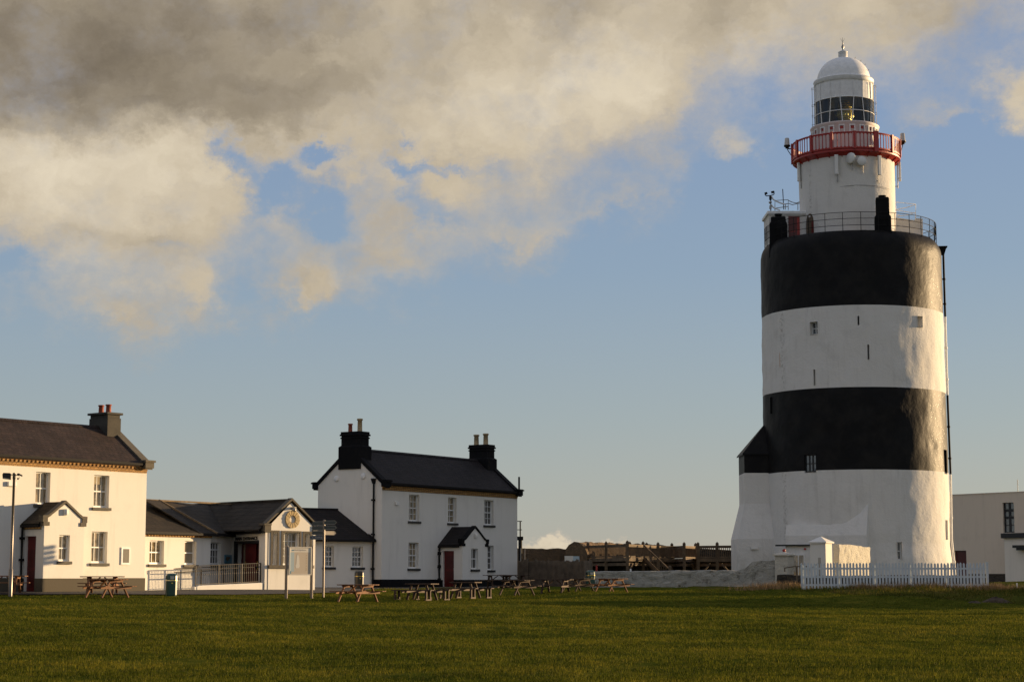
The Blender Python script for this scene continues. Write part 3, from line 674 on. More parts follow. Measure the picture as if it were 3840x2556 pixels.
def solve_porch(fr, u_side, u_corner, v):
    x, _ = fr.px(u_side, v, 0); lo, hi = .2, 4
    for _ in range(40):
        p = (lo + hi) / 2
        if fr.px(u_corner, v, -p)[0] > x: lo = p
        else: hi = p
    return x, p
def house(fr, name, label, cat, x0, x1, D, ze, zr, zp, trim, plinth, slate_m, band, ops):
    root = thing(name, label, cat, tuple(fr.o), fr.phi)
    w = MB(); wall(w, x0, x1, -.3, ze, [o[:4] for o in ops], 0, .22)
    w.poly([(x0, 0, -.3), (x0, 0, ze), (x0, D / 2, zr), (x0, D, ze), (x0, D, -.3)]); w.poly([(x1, 0, -.3), (x1, D, -.3), (x1, D, ze), (x1, D / 2, zr), (x1, 0, ze)])
    w.poly([(x0, D, -.3), (x0, D, ze), (x1, D, ze), (x1, D, -.3)]); w.build('wall', MT['white'], root)
    pl = MB(); pl.box(x0 - .035, x1 + .035, -.035, D + .035, -.35, zp); pl.build('plinth', MT[plinth], root, bevel=.012)
    r = MB(); k = (zr - ze) / (D / 2); e = .26
    roof_slab(r, x0 + .30, x1 - .30, -e, ze - e * k + .10, D / 2, zr + .10); roof_slab(r, x0 + .30, x1 - .30, D + e, ze - e * k + .10, D / 2, zr + .10)
    roof = r.build('roof', MT[slate_m], root)
    rt = MB(); xx = x0 + .9
    while xx < x1 - .9: rt.prism([(xx, D / 2 - .14, zr + .03), (xx, D / 2, zr + .15), (xx, D / 2 + .14, zr + .03)], (.44, 0, 0)); xx += .45
    rt.build('ridge_tile', MT[slate_m], roof)
    for x in (x0 + .14, x1 - .14):
        c = MB(); coping(c, x, .42, D, ze, zr, .16)                                              # kneelers
        c.box(x - .25, x + .25, -.36, -.02, ze - .02 - .26 * k, ze + .16); c.box(x - .30, x + .30, -.42, -.02, ze + .13 - .26 * k * .4, ze + .22 - .26 * k * .4)
        c.box(x - .25, x + .25, D + .02, D + .36, ze - .02 - .26 * k, ze + .16); c.box(x - .30, x + .30, D + .02, D + .42, ze + .13 - .26 * k * .4, ze + .22 - .26 * k * .4)
        c.build('coping', MT[trim], root)
    b = MB()                                                                     # corbelled brick eaves
    for j in range(4): b.box(x0 + .02, x1 - .02, -.03 - .035 * j, -.001, ze - .42 + .085 * j, ze - .42 + .085 * (j + 1) - .004)
    xx = x0 + .1
    if band == 'dentil':
        while xx < x1 - .15: b.box(xx, xx + .11, -.15, -.02, ze - .25, ze - .165); xx += .22
    b.build('brick_band', MT['brick_yellow'], root)
    g = MB(); g.box(x0 - .02, x1 + .02, -.30, -.17, ze - .09, ze - .0); g.box(x0, x1, -.18, -.02, ze - .07, ze + .02); g.build('gutter', MT['black_metal'], root)
    return root, roof

# --- the sunlit house at the left edge
a = W(0, 2163, 79.0); b = W(541, 2163, 85.2)
phi1 = math.degrees(atan2(b.y - a.y, b.x - a.x)); H1 = Frame(a.x, a.y, phi1, 1.02); L1 = (b - a).to_2d().length
zE = H1.px(548, 1739)[1]; zR = H1.px(357, 1607, 2.35)[1]
zP = (H1.px(160, 2163)[1] + H1.px(530, 2168)[1]) / 2
def op(fr, u0, u1, v0, v1, d=0.0, vm=None):
    uc = (u0 + u1) / 2; x0 = fr.px(u0, (v0 + v1) / 2, d)[0]; x1 = fr.px(u1, (v0 + v1) / 2, d)[0]
    return (x0, x1, fr.px(uc, v1, d)[1], fr.px(uc, v0, d)[1])
o1 = [op(H1, 134, 188, 1769, 1890), op(H1, 352, 409, 1781, 1902), op(H1, 343, 402, 1992, 2110), (-3.9, -2.85, .62, 2.1), (-3.9, -2.85, 3.2, 4.6)]
h1, roof1 = house(H1, 'keepers_house', 'two storey white house in full sun at the left edge, with a grey chimney', 'house', -6.0, L1, 4.7, zE, zR, zP, 'grey_stone', 'grey_plinth', 'slate_brown', 'dentil', o1)
for k, o in enumerate(o1): window(h1, T(o[0], 0, o[2]), o[1] - o[0], o[3] - o[2], 3 if k in (1, 2) else 2, (1, 1), 'glass_warm', 'sill_grey', rv=.20, blind=(.0, .28, .0, 0, 0)[k])
x, p = solve_porch(H1, 84, 161, 2140)
xr = H1.px(311, 2140, -p)[0]; zev = H1.py(79, 1968, x)[1]; zap = H1.px(249, 1884, -p)[1]; zsh = H1.px(330, 1944, -p)[1]
wo = op(H1, 221, 261, 2005, 2103, -p)
da = -H1.py(93, 2090, x)[0]; db = -H1.py(133, 2090, x)[0]; dz = H1.py(115, 2009, x)[1]
porch(h1, H1, x, xr, p, zev, zap, zsh, zP - .02, 'grey_stone', 'white', 'grey_plinth', 'tile_brown', wo, (da, db, dz), brick=True, gl='glass_warm')
xc = H1.px(442, 1590, 2.35)[0]; zt = H1.px(420, 1550, 2.2)[1]
chimney(h1, T(L1 - .55, 2.35, 0), .80, 1.30, .74, 1.22, zR - .9, zR + .5, zt - .10, .10, 'chimney_grey', [(0, -.22, .13, .42), (0, .30, .13, .42)], ['pot_red', 'pot_red'], stepped=False)
o = op(H1, 453, 486, 2051, 2116); f = MB(); f.box(o[0], o[1], -.05, .0, o[2], o[3]); q = f.build('notice_frame', MT['white_paint'], h1)
f = MB(); f.box(o[0] + .09, o[1] - .07, -.056, -.04, o[2] + .09, o[3] - .07); f.build('plaque', MT['plaque'], q)
x0_, z0_ = H1.px(25, 1822); f = MB(); f.box(x0_, x0_ + .42, -.12, 0, z0_, z0_ + .2); f.build('alarm_box', MT['plastic_white'], h1, bevel=.02)

# --- the shaded house in the middle
a = W(1429.6, 2170, 106.0); b = W(1940, 2155, 117.6)
phi2 = math.degrees(atan2(b.y - a.y, b.x - a.x)); H2 = Frame(a.x, a.y, phi2, 1.14); L2 = (b - a).to_2d().length
D2 = H2.py(1192, 1900, 0)[0]; zE2 = H2.px(1431, 1808)[1]; zR2 = H2.px(1388, 1693.5, D2 / 2)[1]; zP2 = H2.px(1600, 2171)[1]
o2 = [op(H2, 1533.8, 1572.6, 1854, 1953), op(H2, 1680.6, 1712, 1864, 1960), op(H2, 1815.8, 1851, 1874, 1968), op(H2, 1532, 1570, 2033, 2130), op(H2, 1815.8, 1851, 2044, 2136)]
h2, roof2 = house(H2, 'keepers_house', 'two storey white house in shade with black trim and two black chimneys', 'house', 0, L2, D2, zE2, zR2, zP2, 'black_render', 'black_render', 'slate_dark', 'plain', o2)
for k, o in enumerate(o2): window(h2, T(o[0], 0, o[2]), o[1] - o[0], o[3] - o[2], 3 if k != 1 else 2, (2, 2), 'glass_warm' if k in (0, 1, 3) else 'glass_dark', 'sill_black', rv=.20)
x, p = solve_porch(H2, 1648, 1734, 2140)
xr = H2.px(1827, 2140, -p)[0]; zev = H2.py(1645, 2046, x)[1]; zap = H2.px(1777, 1976, -p)[1]; zsh = H2.px(1826, 2027, -p)[1]
wo = op(H2, 1768, 1793, 2055, 2133, -p)
da = -H2.py(1661, 2120, x)[0]; db = -H2.py(1702, 2120, x)[0]; dz = H2.py(1680, 2064, x)[1]
porch(h2, H2, x, xr, p, zev, zap, zsh, zP2 - .02, 'black_render', 'white', 'black_render', 'slate_dark', wo, (da, db, dz))
zt = H2.px(1345, 1640, D2 / 2)[1]
def chim2(x, u, vb, vs, pots, pm):
    zb = H2.py(u, vb, x)[1]; zs = H2.py(u, vs, x)[1]
    chimney(h2, T(x, D2 / 2, 0), 1.05, 1.62, .86, 1.36, zR2 - 1.1, zb, zs - .24, .07, 'black_render', pots, pm)
chim2(.45, 1333, 1676, 1619, [(0, .36, .13, .52), (0, -.34, .15, .78)], ['pot_red', 'pot_buff'])
chim2(L2 - .55, 1805, 1722, 1668, [(-.0, -.30, .17, .74), (.0, .42, .17, .70)], ['pot_buff', 'pot_buff'])
for u, v in ((1262, 1794), (1363, 1784)):
    y_, z_ = H2.py(u, v, 0); m = MB(); m.M = T(0, y_, z_) @ Matrix.Rotation(-pi / 2, 4, 'Y'); m.lathe([(.17, -.01), (.17, .05), (.12, .07), (0, .07)], (0, 0, 0), 16); m.build('wall_tie_plate', MT['white_paint'], h2)
y_, zt_ = H2.py(1405, 1810, 0); down_pipe(h2, -.09, y_, .1, zt_, hopper=True, r=.055)
x_, z_ = H2.px(1480, 1893); m = MB(); m.box(x_, x_ + .32, -.10, 0, z_, z_ + .2); m.build('alarm_box', MT['plastic_white'], h2, bevel=.02)
m = MB(); m.tube([(L2 + .05, -.1, zE2 + .1), (L2 + .05, -.1, zE2 + .95)], .06, 10); m.build('flue_pipe', MT['black_metal'], h2)
down_pipe(h2, x - .1, -.06, .1, zev)

# --- the single storey visitor entrance between the two houses
EZ = 3.86                                                  # eaves height above the datum
A_ = W(545, 2207, 87.4); FA = Frame(A_.x, A_.y, 57, 1.06); ent = thing('entrance_building', 'low white block with MAIN ENTRANCE over its doors and a stone ring in its gable', 'building', tuple(FA.o), FA.phi)
def sub(fr, root_fr=FA):
    """matrix of another block's axes inside the entrance building"""
    R = Matrix.Translation(root_fr.o) @ Matrix.Rotation(root_fr.phi, 4, 'Z'); Q = Matrix.Translation(fr.o) @ Matrix.Rotation(fr.phi, 4, 'Z'); return R.inverted() @ Q
LA = FA.px(787, 2150)[0]; ez = EZ - 1.06; rzA = 5.36 - 1.06; DA = 5.0
w = MB(); oa = [op(FA, 560.6, 615, 2025.6, 2114), op(FA, 692, 736, 2028, 2116)]
wall(w, -1.0, LA, -.3, ez, oa, 0, .22); w.poly([(LA, 0, -.3), (LA, DA, -.3), (LA, DA, ez), (LA, 0, ez)]); w.build('wall', MT['white'], ent)
for k_, o in enumerate(oa): window(ent, T(o[0], 0, o[2]), o[1] - o[0], o[3] - o[2], 3 if k_ == 0 else 1, (1, 1), 'glass_warm', 'sill_grey', rv=.20, blind=.9 * k_)
r = MB(); e = .25; k = (rzA - ez) / (DA / 2); hx = FA.px(596, 1888, DA / 2)[0]
r.prism([(-1.0, -e, ez - e * k + .04), (LA + .2, -e, ez - e * k + .04), (hx, DA / 2, rzA), (-1.0, DA / 2, rzA)], (0, 0, .07))
r.prism([(LA + .2, -e, ez - e * k + .04), (LA + .2, DA + e, ez - e * k + .04), (hx, DA / 2, rzA)], (0, 0, .07))
r.build('roof', MT['tile_brown'], ent)
r = MB(); r.bar((LA + .2, -e, ez - e * k + .12), (hx, DA / 2, rzA + .09), .16, .10); r.bar((-1.0, DA / 2, rzA + .08), (hx + 5.3, DA / 2, rzA + .08), .13, .08); r.build('ridge_tile', MT['ridge_clay'], ent)
b = MB(); b.box(-1.0, LA + .03, -.07, -.001, ez - .26, ez - .10)
xx = 0
while xx < LA - .1: b.box(xx, xx + .11, -.12, -.06, ez - .24, ez - .12); xx += .2
b.build('brick_band', MT['brick_yellow'], ent); g = MB(); g.box(-1, LA + .26, -.33, -.22, ez - .16, ez - .06); g.box(-1, LA + .1, -.24, -.01, ez - .10, ez - .04); g.build('gutter', MT['black_metal'], ent)
# B: the short recessed wall with the small paned window
B0 = FA.at(LA, .32); c_pt = W(866, 2150, 94.4); Bv = Vector((c_pt.x, c_pt.y, 0)) - Vector((B0.x, B0.y, 0))
FB = Frame(B0.x, B0.y, math.degrees(atan2(Bv.y, Bv.x)), 1.12); LB = Bv.length; MBm = sub(FB)
G0 = W(993, 2150, 91.5); FG = Frame(G0.x, G0.y, 44, 1.10)
w = MB(); ob = op(FB, 789, 829, 2032, 2116); wall(w, 0, LB, -.3, EZ - 1.12, [ob], 0, .2); set_m(w.build('wall', MT['white'], ent), MBm)
window(ent, MBm @ T(ob[0], 0, ob[2]), ob[1] - ob[0], ob[3] - ob[2], 4, (2, 1), 'glass_dark', 'sill_black', rv=.16)
r = MB(); kb = (5.36 - EZ) / 2.4; r.prism([(-1.2, -.28, EZ - 1.12 - .28 * kb + .05), (LB + 1.5, -.28, EZ - 1.12 - .28 * kb + .05), (LB + 3.5, 2.3, 5.36 - 1.12), (-2.2, 2.3, 5.36 - 1.12)], (0, 0, .07)); set_m(r.build('roof', MT['tile_brown'], ent), MBm)
g = MB(); g.box(-.1, LB + .3, -.34, -.22, EZ - 1.12 - .14, EZ - 1.12 - .0); g.box(-.1, LB + .1, -.24, -.01, EZ - 1.12 - .08, EZ - 1.12 - .02); set_m(g.build('gutter', MT['black_metal'], ent), MBm)
om = op(FB, 841, 869, 2079, 2111); m = MB(); m.box(om[0], om[1], -.05, 0, om[2], om[3]); q = set_m(m.build('map_board', MT['board_deep'], ent, label='blue and green map board beside the small paned window'), MBm)
m = MB(); m.poly([(om[0] + .05, -.055, om[2] + .2), (om[0] + .3, -.055, om[2] + .1), ((om[0] + om[1]) / 2 + .2, -.055, om[2] + .3), (om[1] - .15, -.055, om[3] - .12), (om[0] + .15, -.055, om[3] - .1)]); set_m(m.build('map_print', MT['wood_grey'], q), Matrix.Identity(4))
# C: the doorway wall
Cv = Vector((G0.x - c_pt.x, G0.y - c_pt.y, 0)); FC = Frame(c_pt.x, c_pt.y, math.degrees(atan2(Cv.y, Cv.x)), 1.20); LC = Cv.length; MC = sub(FC)
oc = op(FC, 879, 977, 2026, 2181); oc = (oc[0], oc[1], -.02, oc[3]); w = MB(); wall(w, 0, LC, -.3, EZ - 1.20 + .12, [oc], 0, .45); set_m(w.build('wall', MT['white'], ent), MC)
m = MB()
for aa in ((oc[0] - .02, oc[0] + .16, 0, oc[3]), (oc[1] - .12, oc[1] + .02, 0, oc[3]), (oc[0] + .16, oc[1] - .12, oc[3] - .14, oc[3])): m.box(aa[0], aa[1], -.03, .10, aa[2], aa[3])
m.box(oc[0], oc[1], .44, .5, 0, oc[3]); dfr = set_m(m.build('door_frame', MT['sill_black'], ent), MC)
wd = oc[1] - oc[0]; dh = oc[3] - .16
for nm, xa, xb, mm, yy in (('side_light', .18, .34, 'red_dark', .30), ('side_glass', .36, .60, 'blind', .32), ('door', .66, .66 + wd * .40, 'red_door', .26), ('door', .66 + wd * .43, wd - .42, 'red_dark', .32), ('side_glass', wd - .40, wd - .13, 'glass_dark', .34)):
    m = MB(); m.box(oc[0] + xa, oc[0] + xb, yy, yy + .05, .0, dh); d_ = set_m(m.build(nm, MT[mm], ent), MC)
    if nm == 'door': m = MB(); m.box(oc[0] + xa + .05, oc[0] + xa + .08, yy - .05, yy, .85, 1.3); m.build('handle', MT['gold'], d_)
xm_, zm_ = FC.px(929, 2018.5); text_mesh('MAIN ENTRANCE', .235, 'lettering', MT['text_black'], ent, MC @ T(xm_ - .10, -.03, zm_) @ Matrix.Scale(1.27, 4, (1, 0, 0)), .012, .004, 1.0, label='black capital letters reading MAIN ENTRANCE')
g = MB(); g.box(-.4, LC - .1, -.30, -.20, EZ - 1.2 - .03, EZ - 1.2 + .10); g.box(-.2, LC, -.20, -.01, EZ - 1.2 + .0, EZ - 1.2 + .08); set_m(g.build('gutter', MT['black_metal'], ent), MC)
# G: the gabled block
LG = FG.px(1183, 2150)[0]; MG = sub(FG); zk = FG.px(1008, 1966)[1]; za = FG.px(1097, 1880)[1]; xg = LG / 2 - .02
og = [op(FG, 1021, 1039, 1994, 2117), op(FG, 1060, 1122, 1996, 2117), op(FG, 1141, 1162, 1998, 2117)]; zw0 = min(o[2] for o in og); og = [(o[0], o[1], zw0, o[3]) for o in og]
w = MB(); xl, xh = .28, LG - .22; wall(w, xl, xh, -.3, zk, og, 0, .30); w.poly([(xl, 0, zk), (xh, 0, zk), (xg, 0, za - .05)]); w.box(0, .16, .02, .5, -.3, zk - .3); w.box(.20, .28, -.002, .3, -.3, zk - .24)
w.box(xh + .02, xh + .10, -.02, .25, -.3, zk - .30); w.box(xh + .14, LG, .04, .3, -.3, zk - .30); w.poly([(LG, .05, -.3), (LG, 6, -.3), (LG, 6, zk), (LG, .05, zk)])
set_m(w.build('wall', MT['white'], ent), MG)
for i, o in enumerate(og):
    window(ent, MG @ T(o[0], 0, o[2]), o[1] - o[0], o[3] - o[2], 4 if i == 1 else 1, (4, 1) if i != 1 else (4, 1), 'glass_warm', None, rv=.24, sash=False)
    s = MB(); b = .11
    for q in ((o[0] - b, o[0], o[2], o[3] + b * .8), (o[1], o[1] + b, o[2], o[3] + b * .8), (o[0], o[1], o[3], o[3] + b * .8)): s.box(q[0], q[1], -.035, .04, q[2], q[3])
    set_m(s.build('window_surround', MT['grey_stone'], ent), MG)
s = MB(); s.box(og[0][0] - .26, og[2][1] + .2, -.12, .0, zw0 - .16, zw0 - .002); set_m(s.build('sill', MT['grey_stone'], ent), MG)
xr_, zr_ = FG.px(1095, 1946); s = MB(); ro, ri = .43, .19; NS = 28
for k in range(NS):
    a0, a1 = 2 * pi * k / NS + .012, 2 * pi * (k + 1) / NS - .012; pr = .075 + .012 * (k % 2)
    s.prism([(xr_ + r_ * cos(a_), -pr, zr_ + r_ * sin(a_)) for r_, a_ in ((ro, a0), (ro, a1), (ri, a1), (ri, a0))], (0, pr + .02, 0))
set_m(s.build('stone_ring', MT['sandstone'], ent, label='ring of radiating sandstone blocks in the gable'), MG)
s = MB(); s.lathe([(.0, 0), (.19, 0)], (0, 0, 0), 20); 
s = MB()                                                    # gable verge and shoulder stones
for q in (((xl - .30, zk - .02), (xg, za + .06)), ((xh + .24, zk - .02), (xg, za + .06))):
    (xa, zza), (xb, zzb) = q; s.prism([(xa, -.10, zza), (xb, -.10, zzb), (xb, -.10, zzb + .12), (xa, -.10, zza + .10)], (0, .34, 0))
s.box(xl - .36, xl + .02, -.06, .4, zk - .36, zk - .02); s.box(xl - .42, xl + .02, -.10, .4, zk - .03, zk + .06); s.box(xh - .02, xh + .26, -.06, .3, zk - .3, zk - .02)
set_m(s.build('coping', MT['grey_stone'], ent), MG)
r = MB(); zt0 = EZ - 1.10 - .12
yb = 8.6
r.prism([(xl - .62, .12, zk - .30), (xl - .62, yb, zk - .30), (xg, yb, za + .02), (xg, .12, za + .02)], (0, 0, .06)); r.prism([(xh + .55, .12, zk - .34), (xh + .55, yb, zk - .34), (xg, yb, za + .02), (xg, .12, za + .02)], (0, 0, .06)); set_m(r.build('roof', MT['tile_brown'], ent), MG)
r = MB(); r.bar((xg, .1, za + .09), (xg, yb, za + .09), .2, .1); set_m(r.build('ridge_tile', MT['tile_brown'], ent), MG)
xs_, zs_ = FG.px(1094, 1904); s = MB(); s.box(xs_ - .06, xs_ + .06, -.3, 0, zs_ - .08, zs_ + .05); s.lathe([(.0, -.1), (.10, -.09), (.12, 0), (.06, .07), (0, .08)], (xs_ - .12, -.34, zs_ - .08), 12); set_m(s.build('flood_lamp', MT['metal_grey'], ent), MG)
# D: the low link range running on to the shaded house
cx_, _ = H2.py(1396, 2150, 0)[0], 0; J = H2.at(0, cx_); J2 = W(1180, 2150, 104.3); Dv = Vector((J.x - J2.x, J.y - J2.y, 0)); FD = Frame(J2.x, J2.y, math.degrees(atan2(Dv.y, Dv.x)), 1.12); LD = Dv.length
lk = thing('link_building', 'low white range with dark hipped slate roof joining the entrance gable to the shaded house', 'building', tuple(FD.o), FD.phi)
od = [op(FD, 1214, 1252, 2046, 2125), op(FD, 1321, 1361, 2048, 2126)]; ezd = FD.px(1300, 2021)[1]; rzd = FD.px(1290, 1914, 2.4)[1]
w = MB(); wall(w, -1.2, LD, -.3, ezd, od, 0, .22); w.build('wall', MT['white'], lk)
for o in od: window(lk, T(o[0], 0, o[2]), o[1] - o[0], o[3] - o[2], 3, (2, 2), 'glass_dark', 'sill_black', rv=.2)
r = MB(); kd = (rzd - ezd) / 2.4; xh_ = FD.px(1311, 1915, 2.4)[0]
xl_ = -1.6; r.prism([(xl_, -.25, ezd - .25 * kd + .05), (LD, -.25, ezd - .25 * kd + .05), (xh_, 2.4, rzd), (xl_ - .6, 2.4, rzd)], (0, 0, .07)); r.prism([(LD, -.25, ezd - .25 * kd + .05), (LD + .3, 5.0, ezd - .25 * kd + .05), (xh_, 2.4, rzd)], (0, 0, .07))
r.prism([(xl_, -.25, ezd - .25 * kd + .05), (xl_ - .6, 2.4, rzd), (xl_ - 4.5, 2.4, rzd), (xl_ - 3, -.25, ezd - .25 * kd + .05)], (0, 0, .07)); r.build('roof', MT['slate_dark'], lk)
r = MB(); r.bar((LD, -.25, ezd - .25 * kd + .13), (xh_, 2.4, rzd + .08), .16, .08); r.bar((xh_, 2.4, rzd + .08), (xl_ - 4, 2.4, rzd + .08), .16, .08); r.build('ridge_tile', MT['slate_dark'], lk)
g = MB(); g.box(-1.6, LD + .05, -.34, -.22, ezd - .14, ezd - .04); g.box(-1.2, LD, -.24, -.01, ezd - .08, ezd - .02); g.build('gutter', MT['black_metal'], lk)

# --- ramp and railing in front of the doors
R0 = W(738, 2200, 88.4); R1 = Vector((G0.x, G0.y, 0)) + Vector((FG.n.x, FG.n.y, 0)) * .05; Rv = Vector((R1.x - R0.x, R1.y - R0.y, 0)); FR = Frame(R0.x, R0.y, math.degrees(atan2(Rv.y, Rv.x)), 1.04); LR = Rv.length - .03
ramp = thing('entrance_ramp', 'white sided sloping ramp leading up to the main entrance doors', 'ramp', tuple(FR.o), FR.phi)
zl, zr2 = FR.px(745, 2194)[1], FR.px(985, 2183)[1]; m = MB(); m.prism([(0, 0, -.2), (LR, 0, -.2), (LR, 0, zr2), (.1, 0, zl), (0, 0, zl - .06)], (0, .22, 0)); m.box(-.14, 0.0, .02, .30, -.2, zl - .05); m.build('kerb_wall', MT['white'], ramp, bevel=.03)
m = MB(); m.prism([(-3.0, .24, -.1), (LR, .24, -.1), (LR, .24, zr2 - .22), (0, .24, .05)], (0, 3.2, 0)); m.build('ramp_floor', MT['asphalt'], ramp)
rl = thing('ramp_railing', 'dark iron railing with thin balusters along the entrance ramp', 'railing', tuple(FR.o), FR.phi)
zt0_, zt1_ = FR.px(734, 2121, .1)[1], FR.px(985, 2110, .1)[1]; top = lambda x: zt0_ + (zt1_ - zt0_) * x / LR; bot = lambda x: zl + .05 + (zr2 - zl) * x / LR
m = MB(); m.tube([(-.02, .1, top(0)), (LR - .1, .1, top(LR))], .022, 8); m.build('top_rail', MT['rail_iron'], rl)
m = MB(); m.bar((0, .1, bot(0)), (LR - .1, .1, bot(LR)), .03, .03); m.build('bottom_rail', MT['rail_iron'], rl)
for u in (733, 820, 907, 984): x_ = min(LR - .12, max(0, FR.px(u, 2150, .1)[0])); m = MB(); m.bar((x_, .1, bot(x_) - .1), (x_, .1, top(x_)), .045, .045); m.build('post', MT['rail_iron'], rl)
m = MB(); x_ = .12
while x_ < LR - .15:
    m.bar((x_, .1, bot(x_)), (x_, .1, top(x_)), .014, .014); zc = bot(x_) + (top(x_) - bot(x_)) * .52; m.box(x_ - .018, x_ + .018, .08, .12, zc - .03, zc + .03); x_ += .125
m.build('balusters', MT['rail_iron'], rl)
m = MB(); q = [(x__, .1, top(0)) for x__ in (0,)]; m.tube([(0, .1, top(0)), (-.10, .1, top(0) - .02), (-.13, .1, top(0) - .10), (-.08, .1, top(0) - .17), (0, .1, top(0) - .17)], .02, 8); m.tube([(0, .16, top(0) - .18), (LR - .1, .16, top(LR) - .18)], .02, 8); m.build('handrail', MT['rail_iron'], rl)
hr = thing('hand_railing', 'short dark handrail on posts in front of the low annex windows', 'railing', tuple(FR.o), FR.phi)
xa_ = FR.px(630, 2140, 1.3)[0]; zz_ = FR.px(680, 2133, 1.3)[1]
m = MB(); m.tube([(xa_, 1.3, zz_), (LR - 1.2, 1.3, zz_ + .16)], .028, 8); m.tube([(xa_, 1.3, zz_), (xa_ - .08, 1.3, zz_ - .08), (xa_, 1.3, zz_ - .16), (LR - 1.2, 1.3, zz_ - .02)], .024, 8); m.build('handrail', MT['rail_iron'], hr)
for x_ in (xa_ + .05, (xa_ + LR) / 2 - .4, LR - 1.4): m = MB(); m.bar((x_, 1.3, -.1), (x_, 1.3, zz_ + .02), .05, .05); m.build('post', MT['rail_iron'], hr)
m = MB(); x_ = xa_ + .15
while x_ < 0.2: m.bar((x_, 1.3, .1), (x_, 1.3, zz_ - .16), .012, .012); x_ += .125
m.build('balusters', MT['rail_iron'], hr)

# ------------------------------------------------------------------ the lighthouse
YT, TG = 125.0, 1.35
XT = (3193.5 - 1920) / F * (W(1920, 1190, YT) - Vector((0, 0, CZ))).length / ray(1920, 1190).length
XC = [XT]
def rad(u, v):
    """distance from the tower axis to the sight line of a silhouette pixel, in plan"""
    r = ray(u, v); d = Vector((r.x, r.y)).normalized(); q = Vector((XC[0], YT)); return abs(q.x * d.y - q.y * d.x)
def cyl(u, v, R):
    """(angle, height) where the sight line of a pixel meets the near side of a cylinder of radius R round the axis"""
    r = ray(u, v); a = r.x ** 2 + r.y ** 2; b = -2 * (r.x * XC[0] + r.y * YT); c = XC[0] ** 2 + YT ** 2 - R * R; k = (-b - sqrt(max(0, b * b - 4 * a * c))) / (2 * a)
    p = r * k; return atan2(p.x - XC[0], -(p.y - YT)), p.z + CZ - TG
def tz(v, dy=0.0): return zat(v, YT + dy) - TG
def tp(a, r, z): return (r * sin(a), -r * cos(a), z)
prof = sorted([(tz(v), rad(u, v)) for u, v in ((3571, 2109), (3562, 2045), (3559.5, 1897), (3557.5, 1779), (3546, 1484), (3537.5, 1191))] + [(-.5, rad(3573, 2109) + .05)])
PZ, PR = [p[0] for p in prof], [p[1] for p in prof]
def RR(z): return float(np.interp(z, PZ, PR))
zb1, zb2, zb3 = tz(1779), tz(1484), tz(1191); ztop = cyl(3187, 860, rad(3512, 904))[1]; Rtop = rad(3512, 904)
LH = thing('lighthouse', 'tall round stone lighthouse banded black and white with red balcony and white lantern dome', 'lighthouse', (XT, YT, TG))
def rn(a, z): return vnoise(np.array([a * 6.2 / 1.5 + 40]), np.array([z / 1.9]), 41)[0] * .085 + vnoise(np.array([a * 6.2 / .55 + 80]), np.array([z / .7]), 42)[0] * .050 + vnoise(np.array([a * 6.2 / .22 + 120]), np.array([z / .26]), 43)[0] * .022
def rn_arr(a, z):
    zz = np.full(len(a), float(z)); b = np.abs(a * 6.2) ; b = np.where(a > 0, a * 6.2, a * 6.2 + 38.95)
    return vnoise(b / 1.5 + 40, zz / 1.9, 41) * .06 + vnoise(b / .62 + 80, zz / .8, 42) * .05 + vnoise(b / .27 + 120, zz / .32, 43) * .020
OPN = []                                                     # openings in the round wall: a0, a1, z0, z1, depth, kind
def topen(u0, u1, v0, v1, depth, kind):
    vm, um = (v0 + v1) / 2, (u0 + u1) / 2; R = RR(tz(vm)); a0, a1 = cyl(u0, vm, R)[0], cyl(u1, vm, R)[0]
    OPN.append((a0, a1, cyl(um, v1, R)[1], cyl(um, v0, R)[1], depth, kind))
topen(3038, 3067, 1206, 1254, .42, 'win'); topen(3216, 3222, 1184, 1216, .5, 'slit'); topen(3253, 3259.5, 1291, 1347, .5, 'slit'); topen(3051.5, 3058, 1385, 1443, .5, 'slit')
topen(2891, 2894, 1488, 1551, .3, 'slit'); topen(3018, 3061, 1704, 1770, .25, 'case'); topen(3439, 3458, 1185, 1227, .35, 'blind'); topen(3364, 3381, 2031, 2099, .35, 'low')
topen(3547, 3552, 1949, 2022, .25, 'narrow'); topen(3541, 3548.5, 1686, 1776, .5, 'slit')
